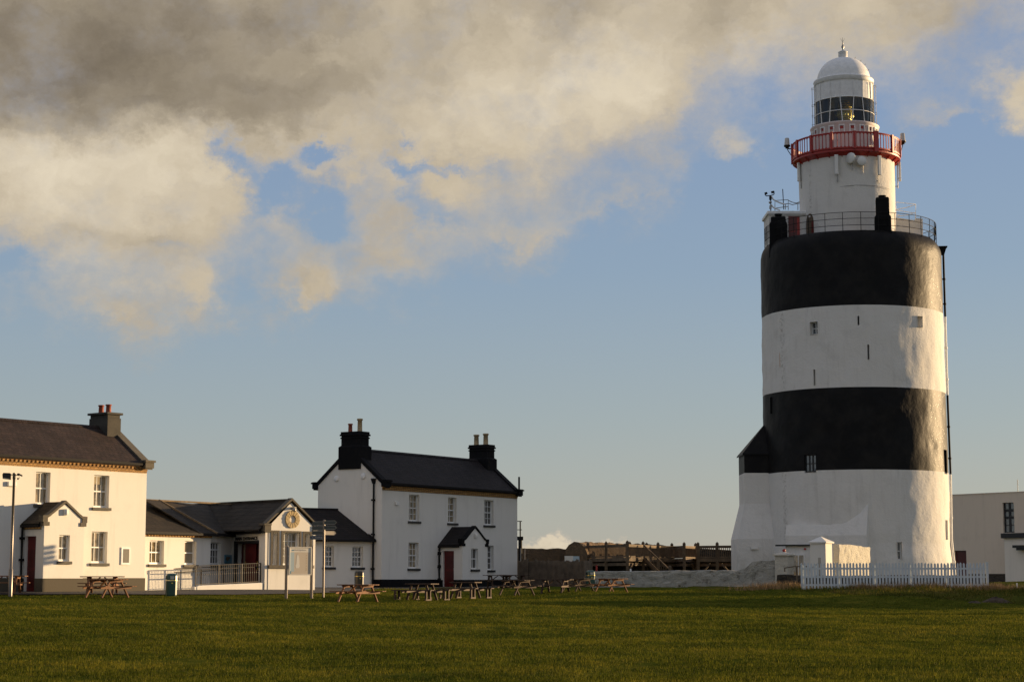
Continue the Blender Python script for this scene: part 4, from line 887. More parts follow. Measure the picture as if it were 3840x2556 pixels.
def band(name, z0, z1, m, zdraw=None, top=None):
    st = .27; zs = set(np.arange(z0, z1, st).round(4)) | {z0, z1}; N = 250; aa = set((np.arange(N) * 2 * pi / N - pi).round(5))
    ops = [o for o in OPN if o[3] > z0 and o[2] < z1]
    for o in ops:
        for q in (o[2], o[3]):
            if z0 < q < z1: zs = {z for z in zs if abs(z - q) > .09 or z in (z0, z1)} | {q}
        aa = {a for a in aa if abs(a - o[0]) > .012 and abs(a - o[1]) > .012} | {o[0], o[1]}
    zs = sorted(zs); aa = sorted(aa); na = len(aa); m_ = MB(); V = []
    for z in zs:
        NR = rn_arr(np.array(aa), z)
        for ia, a in enumerate(aa):
            e = 1.0
            for o in ops:
                if o[0] - .03 < a < o[1] + .03 and o[2] - .2 < z < o[3] + .2: e = .25
            r = RR(z) + float(NR[ia]) * e
            if top and z > top - 1.15: t = (z - top + 1.15) / 1.15; r -= (RR(z) - Rtop) * (1 - sqrt(max(0, 1 - t * t))) + .25 * t ** 3
            zz = z; V.append(tp(a, r, zz))
    Fc = []
    for i in range(len(zs) - 1):
        for k in range(na):
            k2 = (k + 1) % na; ca = (aa[k] + aa[k2]) / 2 if k2 else pi; cz = (zs[i] + zs[i + 1]) / 2
            if any(o[0] < ca < o[1] and o[2] < cz < o[3] for o in ops): continue
            Fc.append((i * na + k, i * na + k2, (i + 1) * na + k2, (i + 1) * na + k))
    m_.add(V, Fc, True)
    for o in ops:                                             # reveals
        c, d = max(o[2], z0), min(o[3], z1); Ro = RR((c + d) / 2) + .05; Ri = Ro - o[4] - .05; am = (o[0] + o[1]) / 2
        pi_ = lambda a, z: tuple(Vector(tp(a, Ro, z)) - Vector(tp(am, o[4] + .05, 0)))
        for a, s in ((o[0], 1), (o[1], -1)): q = [tp(a, Ro, c), tp(a, Ro, d), pi_(a, d), pi_(a, c)]; m_.poly(q if s > 0 else q[::-1])
        if o[2] >= z0: m_.poly([tp(o[0], Ro, c), pi_(o[0], c), pi_(o[1], c), tp(o[1], Ro, c)])
        if o[3] <= z1: m_.poly([tp(o[0], Ro, d), tp(o[1], Ro, d), pi_(o[1], d), pi_(o[0], d)])
    return m_.build(name, MT[m], LH)
band('white_band', -.5, zb1, 'white_tower'); band('black_band', zb1, zb2, 'tower_black'); band('white_band', zb2, zb3, 'white_tower'); bt = band('black_band', zb3, ztop - .02, 'tower_black', top=ztop)
m = MB(); m.lathe([(0, ztop - .12), (Rtop - .1, ztop - .12), (Rtop - .26, ztop - .03)], n=96); m.build('balcony_floor', MT['grey_stone'], LH)
for a0, a1, z0, z1, dp, kind in OPN:
    am = (a0 + a1) / 2; R = RR((z0 + z1) / 2); w = 2 * R * sin((a1 - a0) / 2); M = Matrix.Rotation(am, 4, 'Z') @ Matrix.Translation((-w / 2, -R * cos((a1 - a0) / 2), z0))
    h = z1 - z0
    if kind == 'win': window(LH, M, w, h, 2, (1, 1), 'glass_blue', None, rv=.34)
    elif kind == 'case': window(LH, M, w, h, 3, (1, 1), 'glass_blue', None, rv=.10, fm='sill_black', bar=.09)
    elif kind == 'low': window(LH, M, w, h, 1, (1, 1), 'glass_dark', None, rv=.16)
    elif kind == 'narrow': window(LH, M, w, h, 1, (1, 1), 'glass_warm', None, rv=.12)
    else:
        q = MB(); q.box(-.02, w + .02, dp - .03, dp + .02, -.02, h + .02); nm = 'slit_window' if kind == 'slit' else 'blocked_window'
        q = q.build(nm, MT['interior' if kind == 'slit' else 'white_tower'], LH); set_m(q, M)
# --- stair turret on the left
xl = lambda u, v, dy: W(u, v, YT + dy).x - XT
aF, _ = cyl(2882, 1690, RR(tz(1700))); yF = -RR(tz(1700)) * cos(aF); xF = RR(tz(1700)) * sin(aF)
zt_e, zt_k, zt_b = tz(1700, yF), tz(1887, yF), tz(2020, yF); yK = 1.8; xL = xl(2771, 1790, yK); xB = xl(2742, 2080, yK)
def turret(z0, z1, m, f0=None):
    g_ = lambda z: (xL, yF) if z >= zt_k else ((xB, yF - .55) if z <= zt_b else (xL + (xB - xL) * (zt_k - z) / (zt_k - zt_b), yF - .55 * (zt_k - z) / (zt_k - zt_b)))
    zs = [z0] + [z for z in (zt_b, (zt_b + zt_k) / 2, zt_k) if z0 < z < z1] + [z1]; q = MB(); n = 14
    V = []
    for z in zs:
        x, y = g_(z)
        for k in range(n + 1): V.append((x, yK + (y - yK) * k / n, z))
        for k in range(1, n + 1): V.append((x + (xF + 1.2 - x) * k / n, y, z))
    L = 2 * n + 1; q.add(V, [(i * L + k, i * L + k + 1, (i + 1) * L + k + 1, (i + 1) * L + k) for i in range(len(zs) - 1) for k in range(L - 1)])
    return q.build('stair_turret', MT[m], LH)
turret(-.5, zb1 + .05, 'white_tower')['label'] = 'white lower part of the projecting stair turret'
turret(zb1 + .05, zt_e, 'tower_black')['label'] = 'black upper part of the projecting stair turret'
Rr = RR(tz(1600)); ap = (-Rr * .995 * cos(.14), -Rr * sin(.14) * .2, tz(1585)); o_ = .12
q = MB(); FL, FRt, BL = (xL - o_, yF - o_, zt_e), (xF + .15, yF - o_, zt_e), (xL - o_, yK + .1, zt_e)
ap = Vector(ap); q.add([FL, FRt, tuple(ap), BL, tuple(ap + Vector((1.6, .8, .1))), tuple(Vector(FL) - Vector((0, 0, .10))), tuple(Vector(FRt) - Vector((0, 0, .10))), tuple(Vector(BL) - Vector((0, 0, .10)))], [(0, 1, 2), (1, 4, 2), (3, 0, 2), (0, 5, 6, 1), (3, 7, 5, 0)])
q.build('turret_roof', MT['tower_black'], LH)
# --- battered abutment with the doorway, at the front
ac, z1_ = cyl(3122, 1967, RR(tz(1966))); Rw = RR(tz(1966)); ar, zr_ = cyl(3256, 1885, Rw); Dl = ar - ac; sl_ = (Rw * (1 - cos(Dl))) / max(.3, zr_ - z1_)
FW = Frame(XT, YT, math.degrees(ac), TG); z0_ = FW.px(3100, 2006, -Rw - .5)[1]; yw = -Rw - (z1_ - z0_) * sl_; xw = Rw * sin(Dl)
prz = [(-Rw + (zr_ + .5 - z1_) * sl_, zr_ + .5), (yw, z0_), (yw - .14, -.4), (-Rw * .6, -.4), (-Rw * .6, zr_ + .5)]
q = MB(); nseg = 24; V = []
xlw = Rw * sin(cyl(2962, 1966, Rw)[0] - ac)
for k in range(nseg + 1):
    x = xlw + (xw - xlw) * k / nseg; pz_ = prz if x > 0 else [(-Rw + .03, z1_ + .03)] + prz[1:4] + [(-Rw * .6, z1_ + .03)]; V += [(x, y + .03 * float(vnoise(np.array([x * 1.3 + 30]), np.array([z * .9]), 51)[0]), z) for y, z in pz_]
n5 = len(prz); Fq = [(k * n5 + i, k * n5 + (i + 1) % n5, (k + 1) * n5 + (i + 1) % n5, (k + 1) * n5 + i) for k in range(nseg) for i in range(n5)]
Fq += [tuple(range(n5)), tuple(nseg * n5 + i for i in range(n5))[::-1]]; q.add(V, Fq)
MW = Matrix.Rotation(ac, 4, 'Z'); set_m(q.build('abutment', MT['white_tower'], LH), MW)
xa1, zl1 = FW.px(2911, 2044, yw); xa2, _ = FW.px(3046, 2044, yw); q = MB(); q.box(xa1, xa2, yw - .22, yw + .05, zl1 - .05, zl1 + .05); set_m(q.build('door_hood', MT['sill_black'], LH), MW)
xd1, zd1 = FW.px(2973, 2077, yw); xd2 = FW.px(3019, 2077, yw)[0]; q = MB(); q.box(xd1, xd2, yw - .16, yw, -.1, zd1); q = q.build('door', MT['frame_white'], LH); set_m(q, MW)
xm2 = (xd1 + xd2) / 2; e = MB(); e.box(xd1 + .06, xm2 - .03, yw - .17, yw - .15, .0, zd1 - .06); e.box(xm2 + .03, xd2 - .06, yw - .17, yw - .15, .0, zd1 - .06); e.build('pane', MT['glass_warm'], q)
q = MB(); q.tube([FW_ for FW_ in [(FW.px(3020, 2057, yw)[0], yw - .12, FW.px(3020, 2057, yw)[1]), (FW.px(3020, 2057, yw)[0], yw + .02, FW.px(3020, 2057, yw)[1])]], .07, 12); set_m(q.build('alarm_bell', MT['red_iron'], LH), MW)
a_, z_ = cyl(2828, 2054, RR(2)); q = MB(); q.box(-.22, .22, -.12, .12, -.08, .08); set_m(q.build('bulkhead_lamp', MT['plastic_white'], LH), Matrix.Translation((xl(2828, 2054, yF - .6), yF - .62, tz(2054, yF))))
# --- rainwater pipe down the right-hand edge, painted in step with the bands
hp = MB(); ah = radians(84); zh = tz(960)
for c0, c1, mm in ((zb3, zh, 'black_metal'), (zb2, zb3 - .02, 'white_paint'), (zb1, zb2 - .02, 'black_metal'), (.0, zb1 - .02, 'white_paint')):
    q = MB(); zz = np.linspace(c0, c1, 6); q.tube([tp(ah, RR(z) + .17, z) for z in zz], .075, 10)
    for z in zz[1:-1:2]: q.tube([tp(ah, RR(z) + .17, z - .06), tp(ah, RR(z) + .17, z + .06)], .105, 10); q.bar(tp(ah, RR(z) - .05, z), tp(ah, RR(z) + .17, z), .05)
    q.build('drainpipe', MT[mm], LH)
q = MB(); q.M = Matrix.Translation(tp(ah, RR(zh) + .12, zh - .05)) @ Matrix.Rotation(ah, 4, 'Z'); q.frustum((0, 0, 0), .18, .2, .5, .52, .5); q.box(-.3, .3, -.30, .30, .5, .58); q.build('hopper', MT['black_metal'], LH)
# --- lower balcony: rail, chimneys, huts
Rl = rad(3512, 880) - .02; zrl = cyl(3187, 795, Rl)[1]
q = MB(); NP = 31
for k in range(NP): a = 2 * pi * k / NP + radians(-26.3); q = MB(); q.bar(tp(a, Rl, ztop - .35), tp(a, Rl, zrl), .035, .035); q.build('rail_post', MT['black_metal'], LH)
q = MB()
for zz in (zrl, zrl - .42, zrl - .86): q.tube([tp(2 * pi * k / 90, Rl, zz) for k in range(91)], .02, 6, cap=False)
q.build('balcony_rail', MT['black_metal'], LH)
q = MB()
for k in range(520): a = 2 * pi * k / 520; q.bar(tp(a, Rl, zrl - .86), tp(a, Rl, zrl), .004, .004)
for k in range(10): q.tube([tp(2 * pi * i / 90, Rl, zrl - .86 + .086 * k) for i in range(91)], .002, 3, cap=False)
q.build('rail_mesh', MT['black_metal'], LH)
def tchim(u0, u1, ub0, ub1, vtop, vstep, vpot0, upw, Rc):
    um = (u0 + u1) / 2; a, zt_ = cyl(um, vtop, Rc); _, zs_ = cyl(um, vstep, Rc); ppm = F / (YT - Rc * cos(a)) * 1.0; w = (u1 - u0) / ppm; wb = (ub1 - ub0) / ppm
    dp = .85; q = MB(); q.M = Matrix.Translation((Rc * sin(a), -Rc * cos(a), 0)) @ Matrix.Rotation(radians(-10), 4, 'Z') @ Matrix.Translation((0, dp / 2, 0))
    q.frustum((0, 0, ztop - 1.2), wb + .12, dp + .1, 1.2, wb + .04, dp + .1); q.box(-wb / 2, wb / 2, -dp / 2 - .06, dp / 2, ztop, zs_); q.frustum((0, 0, zs_), wb, dp + .1, .14, w, dp); q.box(-w / 2, w / 2, -dp / 2, dp / 2, zs_ + .1, zt_); q.frustum((0, 0, zt_), w, dp, .10, w * .86, dp * .86)
    c = q.build('chimney', MT['black_render'], LH)
    zp_ = cyl(um, vpot0, Rc)[1]; p_ = MB(); p_.M = q.M; p_.lathe([(.20, zt_ + .05), (.185, zp_ - .16), (.255, zp_ - .1), (.255, zp_), (.17, zp_), (.16, zt_ + .1)], n=18); p_.build('chimney_pot', MT['black_render'], c)
tchim(2890, 2946, 2888, 2954, 816, 838, 798, 20, Rl - .25); tchim(3283.5, 3334, 3279.5, 3342, 744, 813, 729, 20, Rl - .2)
# --- upper tower: it stands a hand's breadth off the centre of the broad tower
DXU, DXL = -.12, -.18; XC[0] = XT + DXU; _b0 = set(LH.children)
Ru0, Ru1 = rad(3357.5, 812), rad(3355.4, 640); zg = cyl(3175, 566, rad(3378, 602))[1]
aD, _ = cyl(3038, 835, Ru0)
q = MB(); N = 120; zs = np.linspace(ztop - .1, zg - .05, 34); V = []
for z in zs:
    for k in range(N): a = 2 * pi * k / N; V.append(tp(a, Ru0 + (Ru1 - Ru0) * (z - zs[0]) / (zs[-1] - zs[0]) + float(rn(a * .6, z)) * .45, z))
q.add(V, [(i * N + k, i * N + (k + 1) % N, (i + 1) * N + (k + 1) % N, (i + 1) * N + k) for i in range(len(zs) - 1) for k in range(N)], True); q.build('upper_tower', MT['white_tower'], LH)
MD = Matrix.Rotation(aD, 4, 'Z') @ Matrix.Translation((0, -Ru0 * 1.0, ztop)); hd = cyl(3038, 801, Ru0)[1] - ztop; wdr = .40
arch = [(-wdr, 0)] + [(-wdr * cos(t) ** .8, hd - .75 + .75 * sin(t)) for t in np.linspace(0, pi / 2, 8)] + [(wdr * cos(t) ** .8, hd - .75 + .75 * sin(t)) for t in np.linspace(pi / 2 - .01, 0, 8)] + [(wdr, 0)]
arch = [(x, max(0, z)) for x, z in arch]
q = MB(); q.prism([(x, -.035, z) for x, z in arch], (0, .2, 0)); q = q.build('arched_door', MT['wood_grey'], LH, label='grey arched door recess onto the balcony'); set_m(q, MD)
e = MB(); e.box(wdr * .62, wdr * .98, -.09, -.03, 0.02, hd - .55); e.build('door_leaf', MT['red_door'], q)
_b1 = set(LH.children); XC[0] = XT
# hut with the red door
yh = -1.0; FH = Frame(XT, YT, 0, TG); x0h, zsl = FH.px(2877, 792, yh); x1h = -sqrt(Ru0 ** 2 - yh ** 2) + .1; q = MB()
q.box(x0h + .12, x1h + .8, yh, 1.6, ztop - .3, zsl - .20); q.build('balcony_hut', MT['white_tower'], LH)
q = MB(); q.box(x0h, x1h + .8, yh - .14, 1.7, zsl - .20, zsl); q.box(x0h + .1, x1h + .8, yh - .10, 1.65, zsl - .27, zsl - .201); q.build('hut_roof', MT['white_paint'], LH, bevel=.02)
xr0, zr0 = FH.px(2956, 811, yh); xr1, _ = FH.px(2997, 811, yh); q = MB(); q.box(xr0, xr1 + .02, yh - .04, yh + .02, ztop, zr0); q = q.build('hut_door', MT['red_door'], LH)
e = MB(); e.box(xr1 - .16, xr1 + .02, yh - .06, yh - .04, ztop + .1, zr0 - .06); e.box(xr0 + .1, xr1 - .3, yh - .052, yh - .04, ztop + .7, ztop + .78); e.build('door_edge', MT['red_iron'], q)
xs0, zs0 = FH.px(2963, 809, yh); xs1, zs1 = FH.px(2995, 795.5, yh); q = MB(); q.box(xs0, xs1, yh - .03, yh, zs0, zs1); q = q.build('caution_sign', MT['white_paint'], LH, label='white sign reading CAUTION in red over the red balcony door')
text_mesh('CAUTION', .135, 'lettering', MT['text_red'], q, T((xs0 + xs1) / 2, yh - .035, zs1 - .085), .002, .003)
def thin(name, paths, r, mm, label=None):
    q = MB()
    for p in paths: q.tube([Vector(x) for x in p], r, 6)
    return q.build(name, MT[mm], LH, label)
hx = lambda u, v, d=yh: (lambda t: (t[0], d, t[1]))(FH.px(u, v, d))
zr_t = [hx(2906, 752), hx(2956, 749), hx(2956, 787)]
thin('hut_rail', [[hx(2906, 790), hx(2906, 752), hx(2956, 749), hx(2956, 787)], [hx(2906, 781), hx(2956, 774)], [hx(2945, 766), hx(2945, 786)], [hx(2992, 760), hx(2992, 788)], [hx(2956, 752), hx(2970, 758), hx(2985, 762), hx(2999, 757)], [hx(2940, 766), hx(2958, 763), hx(2971, 768), hx(2992, 763), hx(3000, 762)]], .028, 'metal_grey')
thin('cable_pipe', [[hx(2891, 735), hx(2900, 748), hx(2912, 755), hx(2926, 761), hx(2942, 766)], [hx(2891, 766), hx(2899, 777), hx(2910, 783), hx(2925, 789)]], .05, 'white_paint')
thin('weather_mast', [[hx(2890.5, 791), hx(2890, 733)], [hx(2889, 733), hx(2874, 735), hx(2869.5, 731), hx(2869, 727)], [hx(2890, 733), hx(2899, 731), hx(2903, 727), hx(2903, 720)]], .034, 'black_metal')
thin('wind_sensor', [[hx(2868, 726.5), hx(2877, 724)], [hx(2892.5, 721.5), hx(2903.5, 719.5)], [hx(2889, 736), hx(2889, 750)]], .085, 'black_metal'); thin('sensor_box', [[hx(2884, 761), hx(2893, 757)], [hx(2889.5, 771), hx(2889, 784)]], .08, 'metal_grey')
thin('whip_antenna', [[hx(2939, 786), hx(2937, 745), hx(2935, 709)]], .028, 'black_metal')
thin('conduit', [[tp(aD - .0 + t, Ru0 + .05, ztop + 3.1 + .35 * sin(t * 1.2)) for t in np.linspace(-.6, 1.9, 22)], [tp(aD, Ru0 + .05, ztop + 3.1), tp(aD, Ru0 + .05, ztop + hd)]], .013, 'metal_grey')
# right-hand hut and its hand rails
yq = 1.0; xq0, zq0 = FH.px(3350, 820, yq); xq1, _ = FH.px(3460, 830, yq); q = MB(); q.prism([(xq0, yq, ztop - .2), (xq1, yq, ztop - .2), (xq1, yq, zq0 - .0), (xq1 - .45, yq, zq0 + .03), (xq1 - .6, yq, zq0 - .1), (xq0, yq, zq0 + .12)], (0, 2.2, 0)); q.build('balcony_hut', MT['white_tower'], LH)
hy = lambda u, v: hx(u, v, yq)
thin('hut_rail', [[hy(3359, 820), hy(3360, 758), hy(3434, 766), hy(3433, 826)], [hy(3360, 788), hy(3433, 800)], [hy(3360, 786), hy(3400, 778), hy(3433, 767)], [hy(3362, 812), hy(3405, 806), hy(3433, 797)], [hy(3364, 806), hy(3374, 808)]], .026, 'white_paint')
XC[0] = XT + DXU; _b2 = set(LH.children)
# --- red cast iron balcony
Rg = rad(3377, 602); ztr = cyl(3175, 494, Rg)[1]; zbr = cyl(3175, 553, Rg)[1]
q = MB(); q.lathe([(Rg - .06, zg), (Rg, zg + .02), (Rg, zbr - .12), (Rg - .03, zbr - .10), (Rg - .03, zbr - .03), (Rg - .12, zbr - .03)], n=90, smooth=False); q.build('red_fascia', MT['red_iron'], LH)
q = MB(); q.lathe([(Ru1 - .05, zg - .24), (Ru1 + .12, zg - .16), (Rg - .14, zg - .03), (Rg - .04, zg + .01)], n=90)
for k in range(24): a = 2 * pi * k / 24; q.bar(tp(a, Ru1, zg - .26), tp(a, Rg - .1, zg - .04), .06, .08)
q.build('red_soffit', MT['red_iron'], LH)
q = MB(); q.lathe([(1.0, zbr - .06), (Rg - .08, zbr - .06)], n=90); q.build('balcony_floor', MT['grey_stone'], LH)
NPn = 15; per = 2 * pi / NPn; a_off = radians(-14.9 - 10.4)
def cellpt(a, z, r): return tp(a, r, z)
for k in range(NPn):
    q = MB(); c0 = a_off + k * per; wp = .035; n_ov = 5
    a_s, a_e = c0 + wp, c0 + per - wp; q.cur = 0
    for j in range(n_ov):
        b0 = a_s + (a_e - a_s) * j / n_ov; b1 = a_s + (a_e - a_s) * (j + 1) / n_ov; bm = (b0 + b1) / 2; hwid = (b1 - b0) / 2
        zt_, zb_ = ztr - .04, zbr; hw = hwid * .80; hr = hw * Rg
        st = [(bm + hw * cos(t), zt_ - .05 - hr + hr * sin(t)) for t in np.linspace(0, pi, 9)] + [(bm + hw * cos(t), zb_ + .05 + hr + hr * sin(t)) for t in np.linspace(pi, 2 * pi, 9)]
        out = []
        for (aa, zz) in st:
            zc = zt_ - .05 - hr if zz >= (zt_ + zb_) / 2 else zb_ + .05 + hr; da_, dz_ = (aa - bm) / hw, (zz - zc) / hr; s_ = 1 / max(abs(da_), abs(dz_), 1e-6)
            ex = bm + max(-1, min(1, da_ * s_)) * hwid; ez_ = zc + max(-1, min(1, dz_ * s_)) * (hr + .05); out.append((ex, ez_ if abs(dz_) > .05 else zz))
        n = len(st)
        for r0, fl in ((Rg + .012, 1), (Rg - .022, 0)):
            V = [cellpt(*p, r0) for p in st] + [cellpt(*p, r0) for p in out]; q.add(V, [((i, (i + 1) % n, n + (i + 1) % n, n + i) if not fl else (n + i, n + (i + 1) % n, (i + 1) % n, i)) for i in range(n)])
        V = [cellpt(*p, Rg + .012) for p in st] + [cellpt(*p, Rg - .022) for p in st]; q.add(V, [(i, (i + 1) % n, n + (i + 1) % n, n + i) for i in range(n)])
    for zz in (ztr - .02, zbr - .02): q.tube([tp(c0 + per * i / 6, Rg, zz) for i in range(7)], .045 if zz > zbr else .04, 6)
    q.build('rail_panel', MT['red_iron'], LH)
    q = MB(); big = k in (2, 5, 8, 12); q.M = Matrix.Rotation(c0, 4, 'Z') @ Matrix.Translation((0, -Rg, 0)); ww = .17 if big else .085
    q.box(-ww, ww, -.09, .05, zg + .02 if big else zbr - .1, ztr + (.10 if big else .04)); q.build('rail_post', MT['red_iron'], LH)
# lamps held out on brackets at either side
for u, v0, v1, sgn in ((2951, 509, 536, -1), (3385, 509, 538, 1)):
    aL = sgn * pi / 2 - radians(10.4) ; rL = (rad(u, 520)); z0 = tz(v1) ; z1 = tz(v0)
    pt = Vector(tp(aL, rL, 0)); q = MB(); q.lathe([(.19, z0), (.15, z1 - .03), (.12, z1), (0, z1)], tuple(pt), 14); q.build('balcony_lamp', MT['lamp_body'] if 'lamp_body' in MT else MT['lamp_glass'], LH)
    q = MB(); q.lathe([(.0, z0 - .22), (.12, z0 - .22), (.13, z0 - .12), (.22, z0 - .10), (.22, z0)], tuple(pt), 14); q.bar(tp(aL, Rg, z0 - .26), tuple(pt + Vector((0, 0, z0 - .24))), .07); q.bar(tp(aL, Rg, z0 - .85), tuple(pt + Vector((0, 0, z0 - .28))), .05); q.build('lamp_bracket', MT['rail_iron'], LH)
_b3 = set(LH.children); XC[0] = XT + DXL
# --- drum below the lantern
Rd = rad(3291, 530); Rf = rad(3298, 484); Rlan = rad(3279.5, 470); zfl = tz(484); zlb = cyl(3172, 457, Rlan)[1]
q = MB(); q.lathe([(Rd, zbr - .1), (Rd, zfl - .30), (Rd + .10, zfl - .16), (Rf - .02, zfl - .05), (Rf, zfl), (Rf - .02, zfl + .04), (Rlan, zfl + .06), (Rlan - .1, zfl + .06)], n=80); q.build('lantern_drum', MT['white_pink_bounce'] if 'white_pink_bounce' in MT else MT['white_paint'], LH)
for k in range(20):
    a = 2 * pi * k / 20 + .05; q = MB(); q.M = Matrix.Rotation(a, 4, 'Z') @ Matrix.Translation((0, -Rd, zfl - .78)); q.box(-.20, -.13, -.09, 0, 0, .50); q.box(.13, .20, -.09, 0, 0, .50); q.box(-.20, .20, -.09, 0, .50, .58); q.build('vent_cowl', MT['white_paint'], LH)
    q2 = MB(); q2.M = q.M; q2.box(-.12, .12, -.02, .0, .30, .48); q2.build('vent_grille', MT['red_iron'], LH)
# --- lantern
zmid = cyl(3172, 361, Rlan)[1]; zbar = cyl(3172, 411, Rlan)[1]; zlt = cyl(3172, 297, Rlan)[1]; NM = 16; la = radians(-10.4 - 5.3)
q = MB(); q.lathe([(Rlan - .03, zlb - .02), (Rlan - .03, zmid)], n=NM * 3, smooth=True); q.build('lantern_glass', MT['clear_glass'], LH)
q = MB(); q.lathe([(Rlan - .02, zmid), (Rlan - .02, zlt + .05)], n=NM * 2, smooth=False, a0=la - pi / 2, a1=la - pi / 2 + 2 * pi); q.lathe([(Rlan - .02, zmid), (Rlan - .30, zmid)], n=48); q.build('lantern_panel', MT['white_paint'], LH)
q = MB(); q.lathe([(.1, zlb - .05), (Rlan - .04, zlb - .05)], n=40); q.build('lantern_floor', MT['interior'], LH)
q = MB(); q.lathe([(Rlan - .18, zlb - .05), (Rlan - .18, zmid + .1)], n=48, a0=radians(20), a1=radians(228)); q.build('lantern_blind', MT['dark_blind'] if 'dark_blind' in MT else MT['glass_dark'], LH)
for k in range(NM):
    a = la + 2 * pi * k / NM; d = .035 * (1 if k % 2 else -1); q = MB(); q.bar(tp(a - d, Rlan, zlb - .03), tp(a + d, Rlan, zmid), .05, .06); q.bar(tp(a + d, Rlan, zmid), tp(a + d * .3, Rlan, zlt), .035, .04); q.build('glazing_bar', MT['white_paint'], LH)
q = MB(); q.tube([tp(2 * pi * k / 60, Rlan, zbar) for k in range(61)], .03, 6, cap=False); q.tube([tp(2 * pi * k / 60, Rlan, zmid) for k in range(61)], .025, 6, cap=False); q.tube([tp(2 * pi * k / 60, Rlan, zlb) for k in range(61)], .04, 6, cap=False); q.build('glazing_ring', MT['white_paint'], LH)
lens = MB(); zc = cyl(3170, 428, .5)[1]; hl = 1.18
lens.lathe([(.20, zlb), (.42, zc - hl * .45), (.52, zc), (.44, zc + hl * .42), (.26, zc + hl * .74), (.1, zc + hl * .86)], n=18); L_ = lens.build('lens', MT['lens_glass'] if 'lens_glass' in MT else MT['lens_brass'], LH)
q = MB()
for f in np.linspace(-.75, .92, 13): r = .52 * sqrt(max(0.05, 1 - (f * .82) ** 2)) + .03; q.tube([(r * cos(t), r * sin(t), zc + f * hl * .9) for t in np.linspace(0, 2 * pi, 25)], .018, 5, cap=False)
for aa in (radians(-22), radians(38), radians(-80)):                   # bull's-eyes
    for r in (.10, .2, .29, .37): q.tube([tuple(Matrix.Rotation(aa, 3, 'Z') @ Vector((r * cos(t), -.55 + r * r * .3, zc + r * sin(t)))) for t in np.linspace(0, 2 * pi, 25)], .017, 5, cap=False)
q.build('lens_ring', MT['lens_brass'], L_)
# --- cornice, dome, ventilator, finial
Rc_, Rdm = rad(3277.5, 311), rad(3263.6, 300); zc_ = tz(311); zd0 = cyl(3171, 281, Rdm)[1]; zd1 = tz(219)
q = MB(); q.lathe([(Rlan - .1, zlt - .02), (Rlan + .02, zlt + .02), (Rc_ - .06, zc_ - .08), (Rc_, zc_), (Rc_ - .02, zc_ + .09), (Rdm + .06, zd0 - .03), (Rdm + .03, zd0)], n=80); q.build('cornice', MT['white_paint'], LH)
q = MB(); hD = zd1 - zd0; q.lathe([(Rdm * cos(t) ** .92, zd0 + hD * sin(t)) for t in np.linspace(0, pi / 2, 22)], n=80); q.build('dome', MT['white_paint'], LH)
Rv = rad(3178.5, 205) - 0; Rv = .31; zv0, zv1, zv2 = tz(218), tz(197), tz(189); q = MB(); q.lathe([(Rv * .9, zv0 - .15), (Rv * .9, zv0 + .06), (Rv, zv0 + .08), (Rv, zv1), (Rv * 1.06, zv1 + .01), (.06, zv2), (0, zv2)], n=32); q.build('ventilator', MT['white_paint'], LH)
q = MB(); zf0, zf1 = tz(191), tz(141); q.lathe([(.10, zf0), (.05, zf0 + .06), (.04, zf0 + .14), (.11, zf0 + .26), (.05, zf0 + .40), (.03, zf0 + .5), (.055, zf0 + .53), (.02, zf0 + .56), (.012, zf1)], n=14)
for s in (-1, 1): q.bar((0, 0, zf0 + .62), (s * .15, 0, zf0 + .86), .014)
q.build('finial', MT['metal_grey'], LH)
q = MB()
for t in (.35, .62, .88, 1.15): aa = radians(62); r = Rdm * cos(t) ** .92; q.tube([tp(aa, r, zd0 + hD * sin(t)), tp(aa, r + .10, zd0 + hD * sin(t) + .05), tp(aa + .05, r + .05, zd0 + hD * sin(t) + .12)], .015, 5)
q.build('dome_rung', MT['metal_grey'], LH)
for aa in (radians(53), radians(-97), radians(77)):
    q = MB(); r = Rlan + .13; q.tube([tp(aa, r, zlb), tp(aa, r, zlt)], .018, 6)
    for f in (.08, .3, .55, .95): z = zlb + (zlt - zlb) * f; q.tube([tp(aa, Rlan, z), tp(aa, r + .05, z), tp(aa, r + .05, z + .12), tp(aa, Rlan, z + .12)], .014, 5)
    q.build('hand_bar', MT['metal_grey'], LH)
_b4 = set(LH.children); XC[0] = XT + DXU
# --- aerials and dishes under the red balcony
for u, v0, v1, out in ((2996, 609, 680, .16), (3138, 580, 654, .22), (3299, 584, 657, .26), (3373, 616, 687, .62)):
    if u > 3360: aa = pi / 2 - radians(10.4); rr_ = rad(3374, 650); z0, z1 = tz(v1), tz(v0)
    else: R_ = Ru1 + out; aa, z0 = cyl(u, v1, R_); _, z1 = cyl(u, v0, R_); rr_ = R_
    q = MB(); q.M = Matrix.Rotation(aa, 4, 'Z') @ Matrix.Translation((0, -rr_, 0)); q.box(-.12, .12, -.08, .07, z0, z1); pn_ = q.build('aerial_panel', MT['plastic_white'], LH, bevel=.02)
    q2 = MB(); q2.M = q.M; q2.tube([(.0, .14, z0 - .5), (.0, .14, z1 + .05)], .03, 8); q2.bar((0, .14, z0 - .35), (0, .14 + out, z0 - .35), .05); q2.bar((0, .14, z1 - .2), (0, .14 + out, z1 - .2), .05); q2.bar((0, 0, z1 - .2), (0, .14, z1 - .2), .06); q2.bar((0, 0, z0 + .2), (0, .14, z0 + .2), .06); q2.build('bracket', MT['metal_grey'], pn_)
